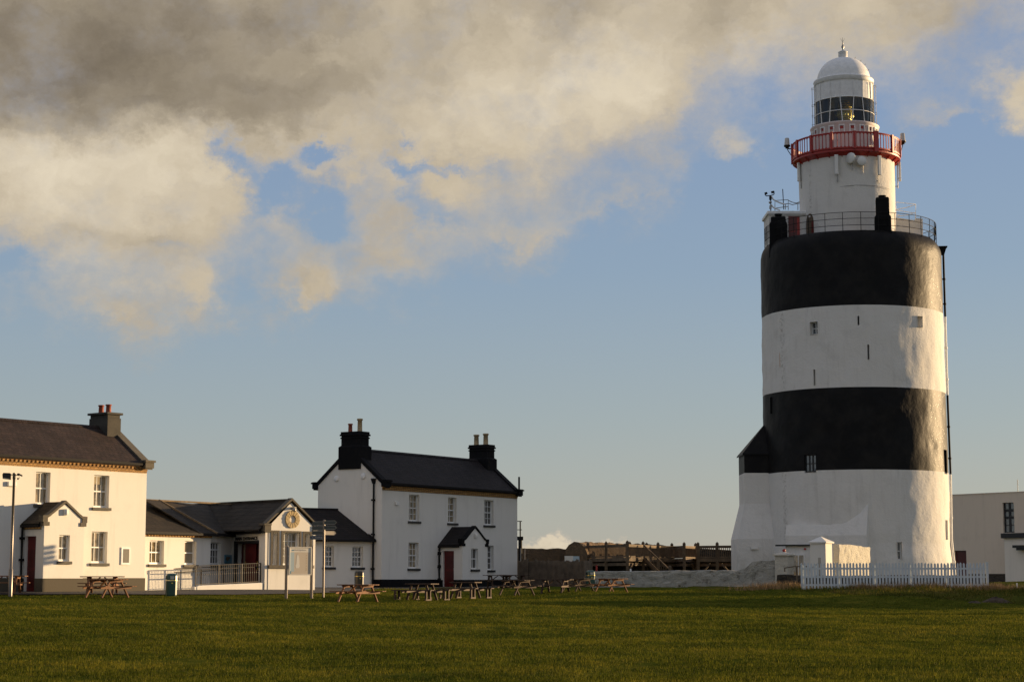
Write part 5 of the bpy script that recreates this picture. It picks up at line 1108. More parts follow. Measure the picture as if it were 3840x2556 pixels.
for u, v, rd_, turn in ((3190, 593, .37, -.75), (3231, 604, .33, .1)):
    R_ = Ru1 + .3; aa, z0 = cyl(u, v, R_); q = MB(); q.M = Matrix.Rotation(aa, 4, 'Z') @ Matrix.Translation((0, -R_, z0)) @ Matrix.Rotation(turn, 4, 'Z') @ Matrix.Rotation(pi / 2, 4, 'X'); q.lathe([(0, .08), (rd_ * .9, .08), (rd_, .04), (rd_, -.06), (rd_ * .5, -.14), (0, -.16)], n=28); d_ = q.build('dish', MT['plastic_white'], LH)
    q2 = MB(); q2.M = Matrix.Rotation(aa, 4, 'Z') @ Matrix.Translation((0, -R_, z0)); q2.bar((0, .1, 0), (0, .4, 0), .08); q2.tube([(.12, .16, -.75), (.12, .16, .3)], .03, 8); q2.build('bracket', MT['metal_grey'], d_)
_b5 = set(LH.children); XC[0] = XT
for grp, dx in ((_b1 - _b0, DXU), (_b3 - _b2, DXU), (_b4 - _b3, DXL), (_b5 - _b4, DXU)):
    for o in grp: o.location.x += dx

# ------------------------------------------------------------------ the white building at the right edge
a = W(3560, 2000, 165.0); b = W(3840, 2000, 158.7); FWh = Frame(a.x, a.y, math.degrees(atan2(b.y - a.y, b.x - a.x)), 1.45)
wb = thing('flat_roofed_building', 'plain white flat roofed building, bounced sunlight in its paint, with a tall dark window at the right edge', 'building', tuple(FWh.o), FWh.phi)
zt = FWh.px(3700, 1850)[1]; ow = op(FWh, 3761, 3803, 1883, 1996); odr = op(FWh, 3580, 3625, 2063, 2175); odr = (odr[0], odr[1], -.02, odr[3]); zpw = FWh.px(3740, 2150)[1]
w = MB(); wall(w, -4, 11.5, -.4, zt, [ow, odr], 0, .25); w.poly([(-4, 0, zt), (11.5, 0, zt), (11.5, 5, zt), (-4, 5, zt)]); w.poly([(-4, 0, -.4), (-4, 0, zt), (-4, 5, zt), (-4, 5, -.4)]); w.build('wall', MT['white_warm_bounce'], wb)
q = MB(); q.box(-4.05, 11.5, -.05, .3, zt, zt + .07); q.build('parapet', MT['white_warm_bounce'], wb)
q = MB(); q.box(odr[1] + .02, 11.5, -.06, -.002, -.4, zpw); q.build('plinth', MT['rubble_dark'], wb)
wn = window(wb, T(ow[0], 0, ow[2]), ow[1] - ow[0], ow[3] - ow[2], 2, (1, 3), 'glass_blue', None, rv=.2, fm='sill_black', bar=.22)
q = MB(); q.box(odr[0], odr[1], .2, .24, -.02, odr[3]); q.build('door', MT['red_dark'], wb)
zb0, zb1_ = FWh.px(3790, 2021, -1.6)[1], FWh.px(3790, 1998, -1.6)[1]; xb0 = FWh.px(3754, 2005, -1.8)[0]; xw0 = FWh.px(3768, 2100, -1.6)[0]
q = MB(); q.box(xw0, 11.5, -1.6, -.01, -.4, zb0 + .1); q.build('wall', MT['white'], wb, label='lower white wing under the black flat roof')
q = MB(); q.box(xb0, 11.5, -1.85, -.005, zb0 + .1, zb1_); q.build('flat_roof', MT['sill_black'], wb)
x2, z2 = FWh.px(3805, 2062, -2.0); q = MB(); q.box(x2 + .3, 11.5, -2.2, -1.61, z2, z2 + .2); q.box(x2, 11.5, -2.3, -1.61, z2 + .2, z2 + .42); q.build('canopy', MT['sill_black'], wb)
xa, za_ = FWh.px(3817, 1846, 1.0); q = MB(); q.tube([(xa, 1.0, zt), (xa, 1.0, zt + 1.15)], .03, 6); q.build('roof_aerial', MT['metal_grey'], wb)

# ------------------------------------------------------------------ stone walls, gate piers
def rough_wall(pts, th, mname, name, parent=None, step=.18, amp=.05, seed=60, topamp=.03):
    """pts: (x, y, z_base, z_top) along the wall; a lumpy masonry strip of thickness th"""
    P = [Vector(p[:2]) for p in pts]; d = [0]
    for p0, p1 in zip(P[:-1], P[1:]): d.append(d[-1] + (p1 - p0).length)
    n = max(2, int(d[-1] / step)); A = np.array(pts); S = np.linspace(0, d[-1], n + 1); X, Y, ZB, ZT = [np.interp(S, d, A[:, k]) for k in range(4)]
    o0 = Vector((X[0], Y[0], ZB[0])); V = []; rows = []
    for i in range(n + 1):
        j0, j1 = max(0, i - 1), min(n, i + 1); t = Vector((X[j1] - X[j0], Y[j1] - Y[j0])).normalized(); nn = Vector((t.y, -t.x)); h = ZT[i] - ZB[i]; m_ = 8
        prof_ = [(th / 2, ZB[i] - .25 + (h + .25) * k / m_) for k in range(m_ + 1)] + [(0, ZT[i] + .03)] + [(-th / 2, ZT[i] - (h + .25) * k / m_) for k in range(m_ + 1)]
        for k, (o, z) in enumerate(prof_):
            e = float(vnoise(np.array([S[i] / .33 + seed]), np.array([z / .22 + (0 if o > 0 else 50)]), seed)[0]) * amp * 2; e2 = float(vnoise(np.array([S[i] / .4 + seed]), np.array([3.3]), seed + 1)[0]) * topamp * 2 if z > ZT[i] - .2 else 0
            oo = o + (e if o > 0 else -e if o < 0 else 0); V.append((X[i] + nn.x * oo - o0.x, Y[i] + nn.y * oo - o0.y, z + e2 - o0.z))
    L = len(prof_); q = MB(); q.add(V, [(i * L + k, (i + 1) * L + k, (i + 1) * L + k + 1, i * L + k + 1) for i in range(n) for k in range(L - 1)] + [tuple(range(L))[::-1], tuple(n * L + k for k in range(L))])
    return q.build(name, MT[mname], parent, loc=tuple(o0))
def wp(u, Y, vt, zb=None, v=2150):
    p = W(u, v, Y); return (p.x, p.y, gz(p.x, p.y) if zb is None else zb, zat(vt, Y))
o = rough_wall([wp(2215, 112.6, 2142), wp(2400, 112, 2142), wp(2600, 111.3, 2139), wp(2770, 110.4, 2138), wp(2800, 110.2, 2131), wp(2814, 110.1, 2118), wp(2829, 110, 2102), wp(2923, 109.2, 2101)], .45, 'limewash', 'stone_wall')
tag(o, 'low limewashed rubble wall stepping up towards the gate pier', 'wall')
pier_t = radians(-33)
def pier(u, Y, side, vtop, vapex, label, ball, mname, name='gate_pier'):
    p = W(u, 2150, Y); g0 = gz(p.x, p.y) - .1; r = thing(name, label, 'gate pier', (p.x, p.y, g0), pier_t, 'gate piers at the lighthouse entrance')
    ht, ha = zat(vtop, Y) - g0, zat(vapex, Y) - g0; q = MB(); s = side / 2; n = 6
    q.box(-s, s, -s, s, 0, ht); q.build('shaft', MT[mname], r, bevel=.03)
    q = MB(); q.box(-s - .09, s + .09, -s - .09, s + .09, ht, ht + .08); q.add([(-s - .09, -s - .09, ht + .08), (s + .09, -s - .09, ht + .08), (s + .09, s + .09, ht + .08), (-s - .09, s + .09, ht + .08), (0, 0, ha)], [(0, 1, 4), (1, 2, 4), (2, 3, 4), (3, 0, 4)]); q.build('cap', MT['limewash_bright'] if ball else MT['white'], r)
    if ball: q = MB(); q.lathe([(.0, ha - .06)] + [(.10 * sin(t), ha + .05 - .10 * cos(t)) for t in np.linspace(.4, pi, 10)], n=16); q.build('ball', MT['red_iron'], r)
    return r
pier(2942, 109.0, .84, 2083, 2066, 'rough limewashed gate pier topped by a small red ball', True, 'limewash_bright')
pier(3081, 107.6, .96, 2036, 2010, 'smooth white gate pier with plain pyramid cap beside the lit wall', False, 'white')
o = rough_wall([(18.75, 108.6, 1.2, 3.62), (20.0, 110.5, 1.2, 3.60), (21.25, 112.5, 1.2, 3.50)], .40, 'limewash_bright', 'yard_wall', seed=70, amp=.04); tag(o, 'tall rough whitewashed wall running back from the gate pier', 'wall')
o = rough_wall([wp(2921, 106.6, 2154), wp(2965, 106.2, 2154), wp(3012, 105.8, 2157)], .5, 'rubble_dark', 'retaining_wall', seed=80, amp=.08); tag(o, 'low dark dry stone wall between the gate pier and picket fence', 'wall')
gr = thing('gate_rail', 'small weathered timber handrail behind the left end of the picket fence', 'handrail', tuple(W(2988, 2150, 104)), 0)
q = MB(); q.bar((0, 0, -.6), (0, 0, .42), .08); q.build('post', MT['wood_grey'], gr); q = MB(); q.bar((-.62, .3, .32), (0, 0, .42), .06); q.bar((-.62, .3, .12), (-.62, .3, .34), .06); q.bar((0, 0, .40), (.6, 0, .40), .06); q.build('rail', MT['wood_grey'], gr)
pb = W(3074, 2150, 101.5); o = MB(); o.bar((0, 0, -.4), (0, 0, 1.0), .13, .13); o.bar((-.55, .1, .35), (0, 0, .75), .05); o = o.build('stay_post', MT['metal_grey'], None, loc=(pb.x, pb.y, zat(2163, 101.5) + .05)); tag(o, 'grey stay post with slanted brace in front of the white gate pier', 'post')

# ------------------------------------------------------------------ picket fence
YF = 95.0; A0 = W(3006, 2150, YF); A1 = W(3690, 2150, YF - .1); fl = (A1.x - A0.x); pf = thing('picket_fence', 'long white picket fence with pointed pickets on the grass bank below the lighthouse', 'fence', (A0.x, YF, 0), 0)
zT = zat(2108, YF); NPk = 57; var = []
def picket_mesh(h, w):
    q = MB(); p = [(-w / 2, 0, 0), (w / 2, 0, 0), (w / 2, 0, h - .10), (w * .42, 0, h - .05), (0, 0, h), (-w * .42, 0, h - .05), (-w / 2, 0, h - .10)]; q.prism([(x, -.011, z) for x, _, z in p], (0, .022, 0)); return q
for i in range(NPk):
    x = fl * i / (NPk - 1); g0 = gz(A0.x + x, YF) - .08 + (.10 * sin(i * .5) if i % 9 < 5 else 0); h = zT - g0 + random.uniform(-.02, .02); q = picket_mesh(h, .100); o = q.build('picket', MT['fence_white'], pf); o.location = (x, -.05, g0); o.rotation_euler = (0, radians(random.uniform(-.6, .6)), 0)
for zz in (.20, .60, 1.02): q = MB(); z = zT - 1.32 + zz; q.box(-.05, fl + .1, -.035, .01, z - .045, z + .045); q.build('rail', MT['fence_white'], pf)
for i in range(6): x = .1 + (fl - .2) * i / 5; q = MB(); q.box(x - .05, x + .05, .015, .11, gz(A0.x + x, YF) - .2, zT - .12); q.build('post', MT['fence_white'], pf)
q = MB(); q.box(fl + .13, fl + .24, -.07, .06, gz(A0.x + fl, YF) - .2, zT + .03); q.build('post', MT['fence_white'], pf)

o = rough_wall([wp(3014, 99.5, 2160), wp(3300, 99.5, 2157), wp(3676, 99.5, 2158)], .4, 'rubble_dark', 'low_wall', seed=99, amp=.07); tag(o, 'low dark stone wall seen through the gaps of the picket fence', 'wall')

# ------------------------------------------------------------------ dark stake fence, brown walls, ruin
a = W(1946, 2150, 118.6); b = W(2193, 2150, 113.4); c = W(2219, 2150, 116.2); sf = thing('stake_fence', 'tall dark fence of close set upright timber stakes between the shaded house and the wall', 'fence', (a.x, a.y, 0), 0)
for (p, r_, nm) in ((a, b, 0), (b, c, 1)):
    q = MB(); L = (r_ - p).to_2d().length; n = int(L / .125); d = (r_ - p) / n
    for i in range(n + 1):
        x, y = p.x + d.x * i - a.x, p.y + d.y * i - a.y; z1 = zat(2101, p.y + d.y * i) + random.uniform(-.05, .04) + (.12 if random.random() < .03 else 0); w_ = random.uniform(.045, .058); q.lathe([(w_, .9), (w_ * .9, z1 - .06), (w_ * .3, z1)], (x, y, 0), 6, cap=False)
    q.build('stakes', MT['wood_grey'], sf)
    q = MB(); q.bar((p.x - a.x, p.y - a.y + .09, 1.6), (r_.x - a.x, r_.y - a.y + .09, 1.6), .06, .1); q.bar((p.x - a.x, p.y - a.y + .09, 2.45), (r_.x - a.x, r_.y - a.y + .09, 2.45), .06, .1); q.build('rail', MT['wood_grey'], sf)
p = W(1976, 2150, 117.7); q = MB(); q.tube([(p.x - a.x, p.y - a.y - .1, .9), (p.x - a.x, p.y - a.y - .1, zat(2093, 117.6))], .10, 8); q.build('post', MT['wood_grey'], sf)
o = rough_wall([(W(1940, 2100, 132).x, 132, 1.1, zat(2057, 132)), (W(2062, 2100, 133.4).x, 133.4, 1.1, zat(2058, 133.4)), (W(2092, 2100, 133.8).x, 133.8, 1.1, zat(2055, 133.8)), (W(2110, 2100, 134.1).x, 134.1, 1.1, zat(2059, 134)), (W(2178, 2100, 135).x, 135.0, 1.1, zat(2061, 135))], .6, 'rubble_brown', 'yard_wall', seed=90, amp=.05)
tag(o, 'old brown rendered stone wall behind the dark stake fence', 'wall')
F5 = Frame(W(2200, 2100, 131.8).x, 131.8, 62, 1.2); ru = thing('stone_ruin', 'long low roofless brown rubble building behind the timber walkway', 'ruin', tuple(F5.o), F5.phi)
LR5 = F5.px(2529, 2050)[0]; zr5 = zat(2029, 132.3) - 1.2; n = int(LR5 / .25); q = MB(); V = []; prr = [(0, -.3), (0, .7), (.02, 1.5), (0, zr5 - .75), (.18, zr5 - .42), (.62, zr5 - .05), (.95, zr5), (1.35, zr5 - .3), (1.6, zr5 - .6), (1.6, .8), (1.6, -.3)]
for i in range(n + 1):
    x = LR5 * i / n
    for k, (y, z) in enumerate(prr): V.append((x, y + .16 * float(vnoise(np.array([x / .5 + 7]), np.array([z * 1.7 + k]), 91)[0]), z + .14 * float(vnoise(np.array([x / .45]), np.array([k * 1.3]), 92)[0]) - .012 * x * 0))
Lp = len(prr); q.add(V, [(i * Lp + k, (i + 1) * Lp + k, (i + 1) * Lp + k + 1, i * Lp + k + 1) for i in range(n) for k in range(Lp - 1)] + [tuple(range(Lp))[::-1], tuple(n * Lp + k for k in range(Lp))]); q.build('wall', MT['rubble_brown'], ru)
q = MB()
for k in range(11): x = .8 + k * LR5 / 11; q.box(x, x + .22, -.10, .12, zr5 - .98, zr5 - .84)
q.build('projecting_stones', MT['rubble_brown'], ru)
p = W(2146, 2100, 121.5); ip = thing('interpretation_panel', 'white and blue picture panel tilted behind the stake fence', 'sign', (p.x, p.y, 1.2), radians(8)); q = MB(); q.box(-.45, -.38, 0, .07, 0, 1.6); q.box(.38, .45, 0, .07, 0, 1.6); q.build('post', MT['wood_grey'], ip)
q = MB(); q.box(-.50, .05, -.04, .0, 1.2, zat(2083, 121.5) - 1.2); q.build('panel', MT['board_white'], ip, label='white panel'); q = MB(); q.box(.05, .46, -.04, .0, 1.2, zat(2084, 121.5) - 1.2); q = q.build('panel', MT['board_blue'], ip, label='blue panel'); e = MB(); e.box(.07, .30, -.045, -.035, 1.22, 1.42); e.build('picture', MT['sign_blue'], q)
p = W(1951, 2100, 126.5); o = MB(); zt_ = zat(1953, 126.5) - 1.2; zk_ = zat(2016, 126.5) - 1.2; o.tube([(0, 0, 0), (0, 0, zk_)], .13, 10); o.tube([(0, 0, zk_ - .1), (0, 0, zt_)], .045, 8); o.box(-.2, .2, -.16, .16, zk_ - .15, zk_ + .1); z5 = zat(1985, 126.5) - 1.2; o.bar((-.3, 0, zt_), (.12, 0, zt_), .05); o.bar((-.3, 0, z5), (.12, 0, z5), .05); o = o.build('mast', MT['black_metal'], None, loc=(p.x, p.y, 1.2)); tag(o, 'thin dark mast with two short crossbars, behind the shaded house', 'mast')
p = W(1960, 2100, 123); o = MB(); o.tube([(-.12, 0, 0), (-.12, 0, zat(2054, 123) - 1.2), (.14, 0, zat(2054, 123) - 1.2), (.14, 0, 0)], .02, 6); o = o.build('hoop_rail', MT['metal_grey'], None, loc=(p.x, p.y, 1.2)); tag(o, 'thin metal hoop rail against the old brown wall', 'railing')

# ------------------------------------------------------------------ timber walkway with its stair
zR5, zD5, zG5 = 3.95, 3.06, 1.2
dk = thing('timber_walkway', 'raised timber walkway with balustrade and stair, between the ruin and the lighthouse', 'walkway', (8, 122, 0), 0)
def wv(u, Y):
    Y = Y + 8; p = W(u, 2100, Y); return Vector((p.x - 8, p.y - 122, 0))
runs = [(wv(2200, 124.5), wv(2353, 118.6)), (wv(2353, 118.6), wv(2412, 121.4)), (wv(2412, 121.8), wv(2520, 127.5)), (wv(2520, 127.5), wv(2564, 124.2)), (wv(2566, 124.2), wv(2610, 127.4)), (wv(2617, 124.6), wv(2752, 123.2)), (wv(2418, 124.4), wv(2536, 126.0))]
def up(z): return Vector((0, 0, z))
for k, (p, r_) in enumerate(runs):
    L = (r_ - p).length; d = (r_ - p) / L
    q = MB(); q.bar(p + up(zR5), r_ + up(zR5), .09, .05); q.bar(p + up(zR5 - .09), r_ + up(zR5 - .09), .045, .13); q.bar(p + up(zD5 + .10), r_ + up(zD5 + .10), .045, .10); q.build('rail', MT['wood_deck'], dk)
    q = MB(); q.bar(p + up(zD5 - .10), r_ + up(zD5 - .10), .06, .24); q.bar(p + up(zD5 - .42) + Vector((0, .3, 0)), r_ + up(zD5 - .42) + Vector((0, .3, 0)), .08, .2); q.build('joist', MT['wood_deck'], dk)
    q = MB(); n = int(L / .15)
    for i in range(1, n): c_ = p + d * (L * i / n); q.bar(c_ + up(zD5 + .08), c_ + up(zR5 - .06), .05, .04)
    q.build('balusters', MT['wood_deck'], dk)
for u, Y in ((2273, 121.7), (2353, 118.6), (2412, 121.5), (2362, 122.6), (2425, 125.5), (2468, 124.5), (2520, 127.5), (2566, 124.2), (2609, 127.3), (2618, 124.6), (2690, 123.9), (2750, 123.2), (2205, 124.4)):
    p = wv(u, Y); q = MB(); q.box(p.x - .10, p.x + .10, p.y - .10, p.y + .10, zG5 - .2, zR5 + .16); q.frustum((p.x, p.y, zR5 + .16), .23, .23, .12, .04, .04); q.build('post', MT['wood_deck'], dk)
for (p, r_) in ((wv(2353, 118.6), wv(2412, 121.4)), (wv(2617, 124.6), wv(2690, 123.9)), (wv(2752, 123.2), wv(2690, 123.9)), (wv(2610, 126.4), wv(2567, 124.3))):
    d = (r_ - p).normalized(); q = MB(); q.bar(p + up(zD5 - 1.3), p + d * .95 + up(zD5 - .35), .10, .10); q.build('brace', MT['wood_deck'], dk)
q = MB()
for pol in ([wv(2200, 124.5), wv(2353, 118.6), wv(2412, 121.4), wv(2418, 124.4), wv(2300, 128)], [wv(2412, 121.8), wv(2520, 127.5), wv(2536, 131), wv(2400, 128)], [wv(2520, 127.5), wv(2564, 124.2), wv(2610, 127.4), wv(2540, 131)], [wv(2600, 126.6), wv(2617, 124.6), wv(2752, 123.2), wv(2760, 127), wv(2610, 129)]): q.prism([tuple(p + up(zD5 - .02)) for p in pol], (0, 0, .05))
q.build('deck', MT['wood_deck'], dk)
sA, sB = wv(2414, 120.6), wv(2512, 118.4); q = MB(); zs5 = zD5; ze5 = zG5 + .15
for dy in (0, 1.1):
    o5 = Vector((0, dy, 0)); q.bar(sA + o5 + up(zs5), sB + o5 + up(ze5), .05, .26)
q.build('stringer', MT['wood_deck'], dk)
for k in range(8): f = (k + .5) / 8; c_ = sA.lerp(sB, f); z = zs5 + (ze5 - zs5) * f; q = MB(); q.box(c_.x - .14, c_.x + .14, c_.y, c_.y + 1.1, z, z + .04); q.build('tread', MT['wood_deck'], dk)
q = MB(); q.bar(sA + up(zs5 + .9), sB + up(ze5 + .9), .06, .08); q.build('rail', MT['wood_deck'], dk)
q = MB()
for k in range(17): f = k / 16; c_ = sA.lerp(sB, f); z = zs5 + (ze5 - zs5) * f; q.bar(c_ + up(z), c_ + up(z + .88), .035, .035)
q.build('balusters', MT['wood_deck'], dk)
q = MB(); q.box(sB.x - .10, sB.x + .10, sB.y - .1, sB.y + .1, zG5 - .1, ze5 + 1.12); q.frustum((sB.x, sB.y, ze5 + 1.12), .2, .2, .08, .05, .05); q.build('post', MT['wood_deck'], dk)
zf5 = zD5 - .05
o = rough_wall([(W(2260, 2100, 134).x, 134, 1.0, zf5), (W(2350, 2100, 131.5).x, 131.5, 1.0, zf5), (W(2440, 2100, 135).x, 135, 1.0, zf5), (W(2530, 2100, 137.5).x, 137.5, 1.0, zf5), (W(2770, 2100, 134.6).x, 134.6, 1.0, zf5)], .6, 'rubble_dark', 'rear_wall', seed=95, amp=.09, step=.3); tag(o, 'added dark wall filling in the shade underneath the timber walkway', 'wall')  # dark wall added to stand in for deep shade below the deck
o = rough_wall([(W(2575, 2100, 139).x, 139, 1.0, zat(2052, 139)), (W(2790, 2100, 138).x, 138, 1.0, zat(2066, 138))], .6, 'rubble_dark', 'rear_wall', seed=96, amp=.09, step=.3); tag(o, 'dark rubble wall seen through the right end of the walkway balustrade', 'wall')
p = W(2237, 2100, 117.5); o = MB(); o.tube([(0, 0, 0), (0, 0, zat(2118, 117.5) - 1.2)], .06, 8); o = o.build('marker_post', MT['red_iron'], None, loc=(p.x, p.y, 1.2)); tag(o, 'red marker post in the shade left of the walkway', 'post')
for u, lb in ((2365, 'small white stub post standing on the limewashed wall below the walkway'),):
    p = W(u, 2140, 111.9); o = MB(); o.box(-.05, .05, -.04, .04, 0, .14); o.frustum((0, 0, .14), .1, .08, .03, .05, .04); o = o.build('stub_post', MT['white_paint'], None, loc=(p.x, p.y, zat(2142, 111.9))); tag(o, lb, 'post')

# ------------------------------------------------------------------ picnic tables
def picnic(mname, mname2=None):
    r = thing('picnic_table', 'x', 'picnic table', (0, 0, 0), 0, 'picnic tables on the lawn'); m2 = mname2 or mname
    q = MB(); n = 5; w = .72
    for i in range(n): y = -w / 2 + w * (i + .5) / n; q.box(-.88 + random.uniform(-.01, .01), .88 + random.uniform(-.01, .01), y - .064, y + .064, .695, .735)
    q.build('tabletop', MT[mname], r, bevel=.006)
    for s in (-1, 1):
        q = MB()
        for k in range(2): y = s * (.60 + .13 * k); q.box(-.90, .90, y - .058, y + .058, .425, .462)
        q.build('bench', MT[mname], r, bevel=.006)
        x = s * .52
        for t in (-1, 1): q = MB(); q.bar((x, t * .24, .70), (x, t * .66, .0), .045, .095, up=(1, 0, 0)); q.build('leg', MT[m2], r)
        q = MB(); q.box(x + s * .025, x + s * .065, -.76, .76, .34, .425); q.build('cross_beam', MT[m2], r)
        q = MB(); q.prism([(x + s * .025, -.36, .695), (x + s * .025, .36, .695), (x + s * .025, .31, .61), (x + s * .025, -.31, .61)], (s * .04, 0, 0)); q.build('bearer', MT[m2], r)
        q = MB(); q.bar((x, 0, .38), (s * .08, 0, .69), .07, .04); q.build('brace', MT[m2], r)
    return r
def sled_table(mname):
    r = thing('picnic_table', 'x', 'picnic table', (0, 0, 0), 0, 'picnic tables on the lawn'); q = MB()
    for i in range(5): y = -.36 + .72 * (i + .5) / 5; q.box(-.66, .66, y - .066, y + .066, .69, .74)
    q.build('tabletop', MT[mname], r, bevel=.006)
    for s in (-1, 1):
        for t in (-1, 1): q = MB(); q.bar((s * .36, t * .26, .70), (s * .62, t * .26, 0), .10, .05, up=(0, 1, 0)); q.build('leg', MT[mname], r)
        q = MB(); q.box(s * .40 - .03, s * .40 + .03, -1.05, 1.05, .34, .42); q.build('cross_beam', MT[mname], r)
        q = MB()
        for k in range(2): y = s * (.72 + .15 * k); q.box(-1.0, 1.0, y - .066, y + .066, .42, .47)
        q.build('bench', MT[mname], r, bevel=.006)
        for t in (-1, 1):
            q = MB(); x = t * .78
            for yy in (.64, .96): q.box(x - .045, x + .045, s * yy - .035, s * yy + .035, .06, .42)
            q.box(x - .045, x + .045, s * .80 - .24, s * .80 + .24, 0.0, .06); q.build('bench_frame', MT[mname], r)
    return r
pa_, pb_, ps_ = picnic('wood_table'), picnic('wood_shaded', 'wood_mid'), sled_table('wood_mid')
firsts = {id(pa_): True, id(pb_): True, id(ps_): True}
def put(src, u, Y, yaw, label, z=None, s=1.0):
    p = W(u, 2200, Y); loc = (p.x, p.y, (gz(p.x, p.y) + .01) if z is None else z)
    if firsts.pop(id(src), None): src.location = loc; src.rotation_euler = (0, 0, radians(yaw)); src['label'] = label; r = src
    else: r = copy_thing(src, loc, radians(yaw), label)
    return r
put(pa_, 402, 75.8, -40, 'orange brown picnic table on the lawn edge, nearest the sunlit house and its notice')
put(pa_, 383, 78.6, 4, 'picnic table half hidden behind the table nearest the sunlit house plinth')
put(pa_, 16, 77.4, 4, 'picnic table cut by the left edge of the photo beside the lamp post')
put(pa_, 1342, 79.5, -36, 'picnic table with lit A shaped ends standing right in front of the dark litter bin')
put(ps_, 1582, 82.6, -28, 'left one of the two tables with boxy benches, below the shaded house window')
put(ps_, 1745, 85.6, -26, 'right one of the two tables with boxy benches, below the red porch door')
put(pb_, 1872, 106.2, 14, 'dark picnic table against the shaded house wall, left of its pair')
put(pb_, 1926, 107.2, 12, 'dark picnic table against the corner of the shaded house, right of its pair')
put(pb_, 1938, 91.8, -46, 'picnic table right of the boxy ones, in front of the corner of the shaded house')
put(pb_, 2082, 94.5, -20, 'picnic table in the middle of the row before the stake fence')
put(pb_, 2168, 97.8, -52, 'picnic table just left of the fully lit one, before the stake fence')
put(pa_, 2292, 96.4, -50, 'picnic table at the right end of the row with the brightly lit end frame')

# ------------------------------------------------------------------ litter bins
def litter_bin(u, Y, h, w, mname, label, aperture, z=None):
    p = W(u, 2200, Y); r = thing('litter_bin', label, 'litter bin', (p.x, p.y, (gz(p.x, p.y) + .03) if z is None else z), radians(20), 'litter bins'); s = w / 2
    def ring(s_, z_): c = s_ * .35; return [(-s_ + c, -s_, z_), (s_ - c, -s_, z_), (s_, -s_ + c, z_), (s_, s_ - c, z_), (s_ - c, s_, z_), (-s_ + c, s_, z_), (-s_, s_ - c, z_), (-s_, -s_ + c, z_)]
    def stack(lv):
        q = MB(); V = []
        for s_, z_ in lv: V += ring(s_, z_)
        q.add(V, [(i * 8 + k, i * 8 + (k + 1) % 8, (i + 1) * 8 + (k + 1) % 8, (i + 1) * 8 + k) for i in range(len(lv) - 1) for k in range(8)] + [tuple(range(8))[::-1], tuple((len(lv) - 1) * 8 + k for k in range(8))]); return q
    stack([(s * .90, .0), (s * .92, .04), (s * .96, h * .05), (s, h * .68)]).build('body', MT[mname], r, bevel=.008)
    stack([(s * 1.02, h * .685), (s * 1.02, h * .71)]).build('gold_band', MT['gold'], r)
    hd = stack([(s, h * .712), (s * .98, h * .90), (s * .86, h * .965), (s * .5, h)]).build('hood', MT[mname], r, bevel=.008)
    if aperture:
        for M in (T(0, 0, 0), T(0, 0, 0, pi / 2), T(0, 0, 0, -pi / 2), T(0, 0, 0, pi)):
            q = MB(); q.M = M; q.box(-s * .38, s * .38, -s * 1.03, -s * .97, h * .745, h * .885); q.build('aperture', MT['sign_line'] if M == T(0, 0, 0) else MT['interior'], hd)
    q = MB(); q.box(-.03, .03, -s * 1.0 - .005, -s * .98, h * .55, h * .60); q.build('emblem', MT['gold'], r)
litter_bin(642, 77.9, .93, .44, 'bin_green', 'dark green litter bin with gold band in front of the low annex', True)
litter_bin(1346, 100.5, .95, .44, 'bin_dark', 'dark litter bin behind the picnic table by the shaded link range', False)
litter_bin(2214, 109.3, .95, .46, 'bin_green', 'green litter bin at the end of the limewashed wall beside the stake fence', True)

# ------------------------------------------------------------------ information board, finger post, lamp post
p = W(1120, 2233, 81.6); ib = thing('information_board', 'framed white information board on two posts in front of the entrance gable', 'sign', (p.x, p.y, gz(p.x, p.y)), radians(35)); zb = p.z
g0 = gz(p.x, p.y); zz0, zz1 = zat(2155, 81.6) - g0, zat(2049, 81.6) - g0; bw = .62
for s in (-1, 1): q = MB(); q.box(s * bw - .045, s * bw + .045, -.06, .06, -.1, zz1 + .05); q.build('post', MT['post_steel'], ib, bevel=.008)
fr_ = MB(); x0, x1 = -bw + .09, bw - .05
for t in ((x0, x1, zz0, zz0 + .045), (x0, x1, zz1 - .045, zz1), (x0, x0 + .045, zz0 + .045, zz1 - .045), (x1 - .045, x1, zz0 + .045, zz1 - .045)): fr_.box(t[0], t[1], -.085, .0, t[2], t[3])
fr_ = fr_.build('frame', MT['post_cream'], ib, bevel=.006)
q = MB(); q.box(x0 + .04, x1 - .04, -.06, -.02, zz0 + .04, zz1 - .04); pn = q.build('poster', MT['board_panel'], ib)
px_ = lambda f: x0 + .04 + (x1 - x0 - .08) * f; pz_ = lambda f: zz0 + .04 + (zz1 - zz0 - .08) * f
q = MB(); q.box(px_(0), px_(1), -.062, -.0605, pz_(.83), pz_(1)); q.build('heading_strip', MT['board_white'], pn)
q = MB(); q.box(px_(.01), px_(.21), -.062, -.0605, pz_(.10), pz_(.825)); q.build('text_column', MT['board_blue'], pn)
q = MB(); q.box(px_(0), px_(.07), -.064, -.0625, pz_(.02), pz_(.12)); q.box(px_(.08), px_(.19), -.064, -.0625, pz_(.885), pz_(.92)); q.build('logo', MT['board_deep'], pn)
sil = [(.30, .25), (.44, .25), (.48, .33), (.46, .44), (.45, .66), (.42, .74), (.40, .79), (.375, .83), (.35, .79), (.33, .73), (.315, .62), (.31, .42), (.27, .36), (.27, .30)]
q = MB(); q.prism([(px_(a_), -.064, pz_(b_ * .92)) for a_, b_ in sil], (0, .002, 0)); q.build('cutaway_drawing', MT['board_white'], pn)
q = MB()
for k, f in enumerate((.70, .60, .50, .42, .30, .20, .15)): q.box(px_(.78), px_(.83), -.064, -.0625, pz_(f), pz_(f + .022))
q.build('caption_marks', MT['sandstone'], pn)
text_mesh('Hook Lighthouse', .085, 'lettering', MT['text_grey'], pn, T(px_(.50), -.066, pz_(.915)), .001, .001)

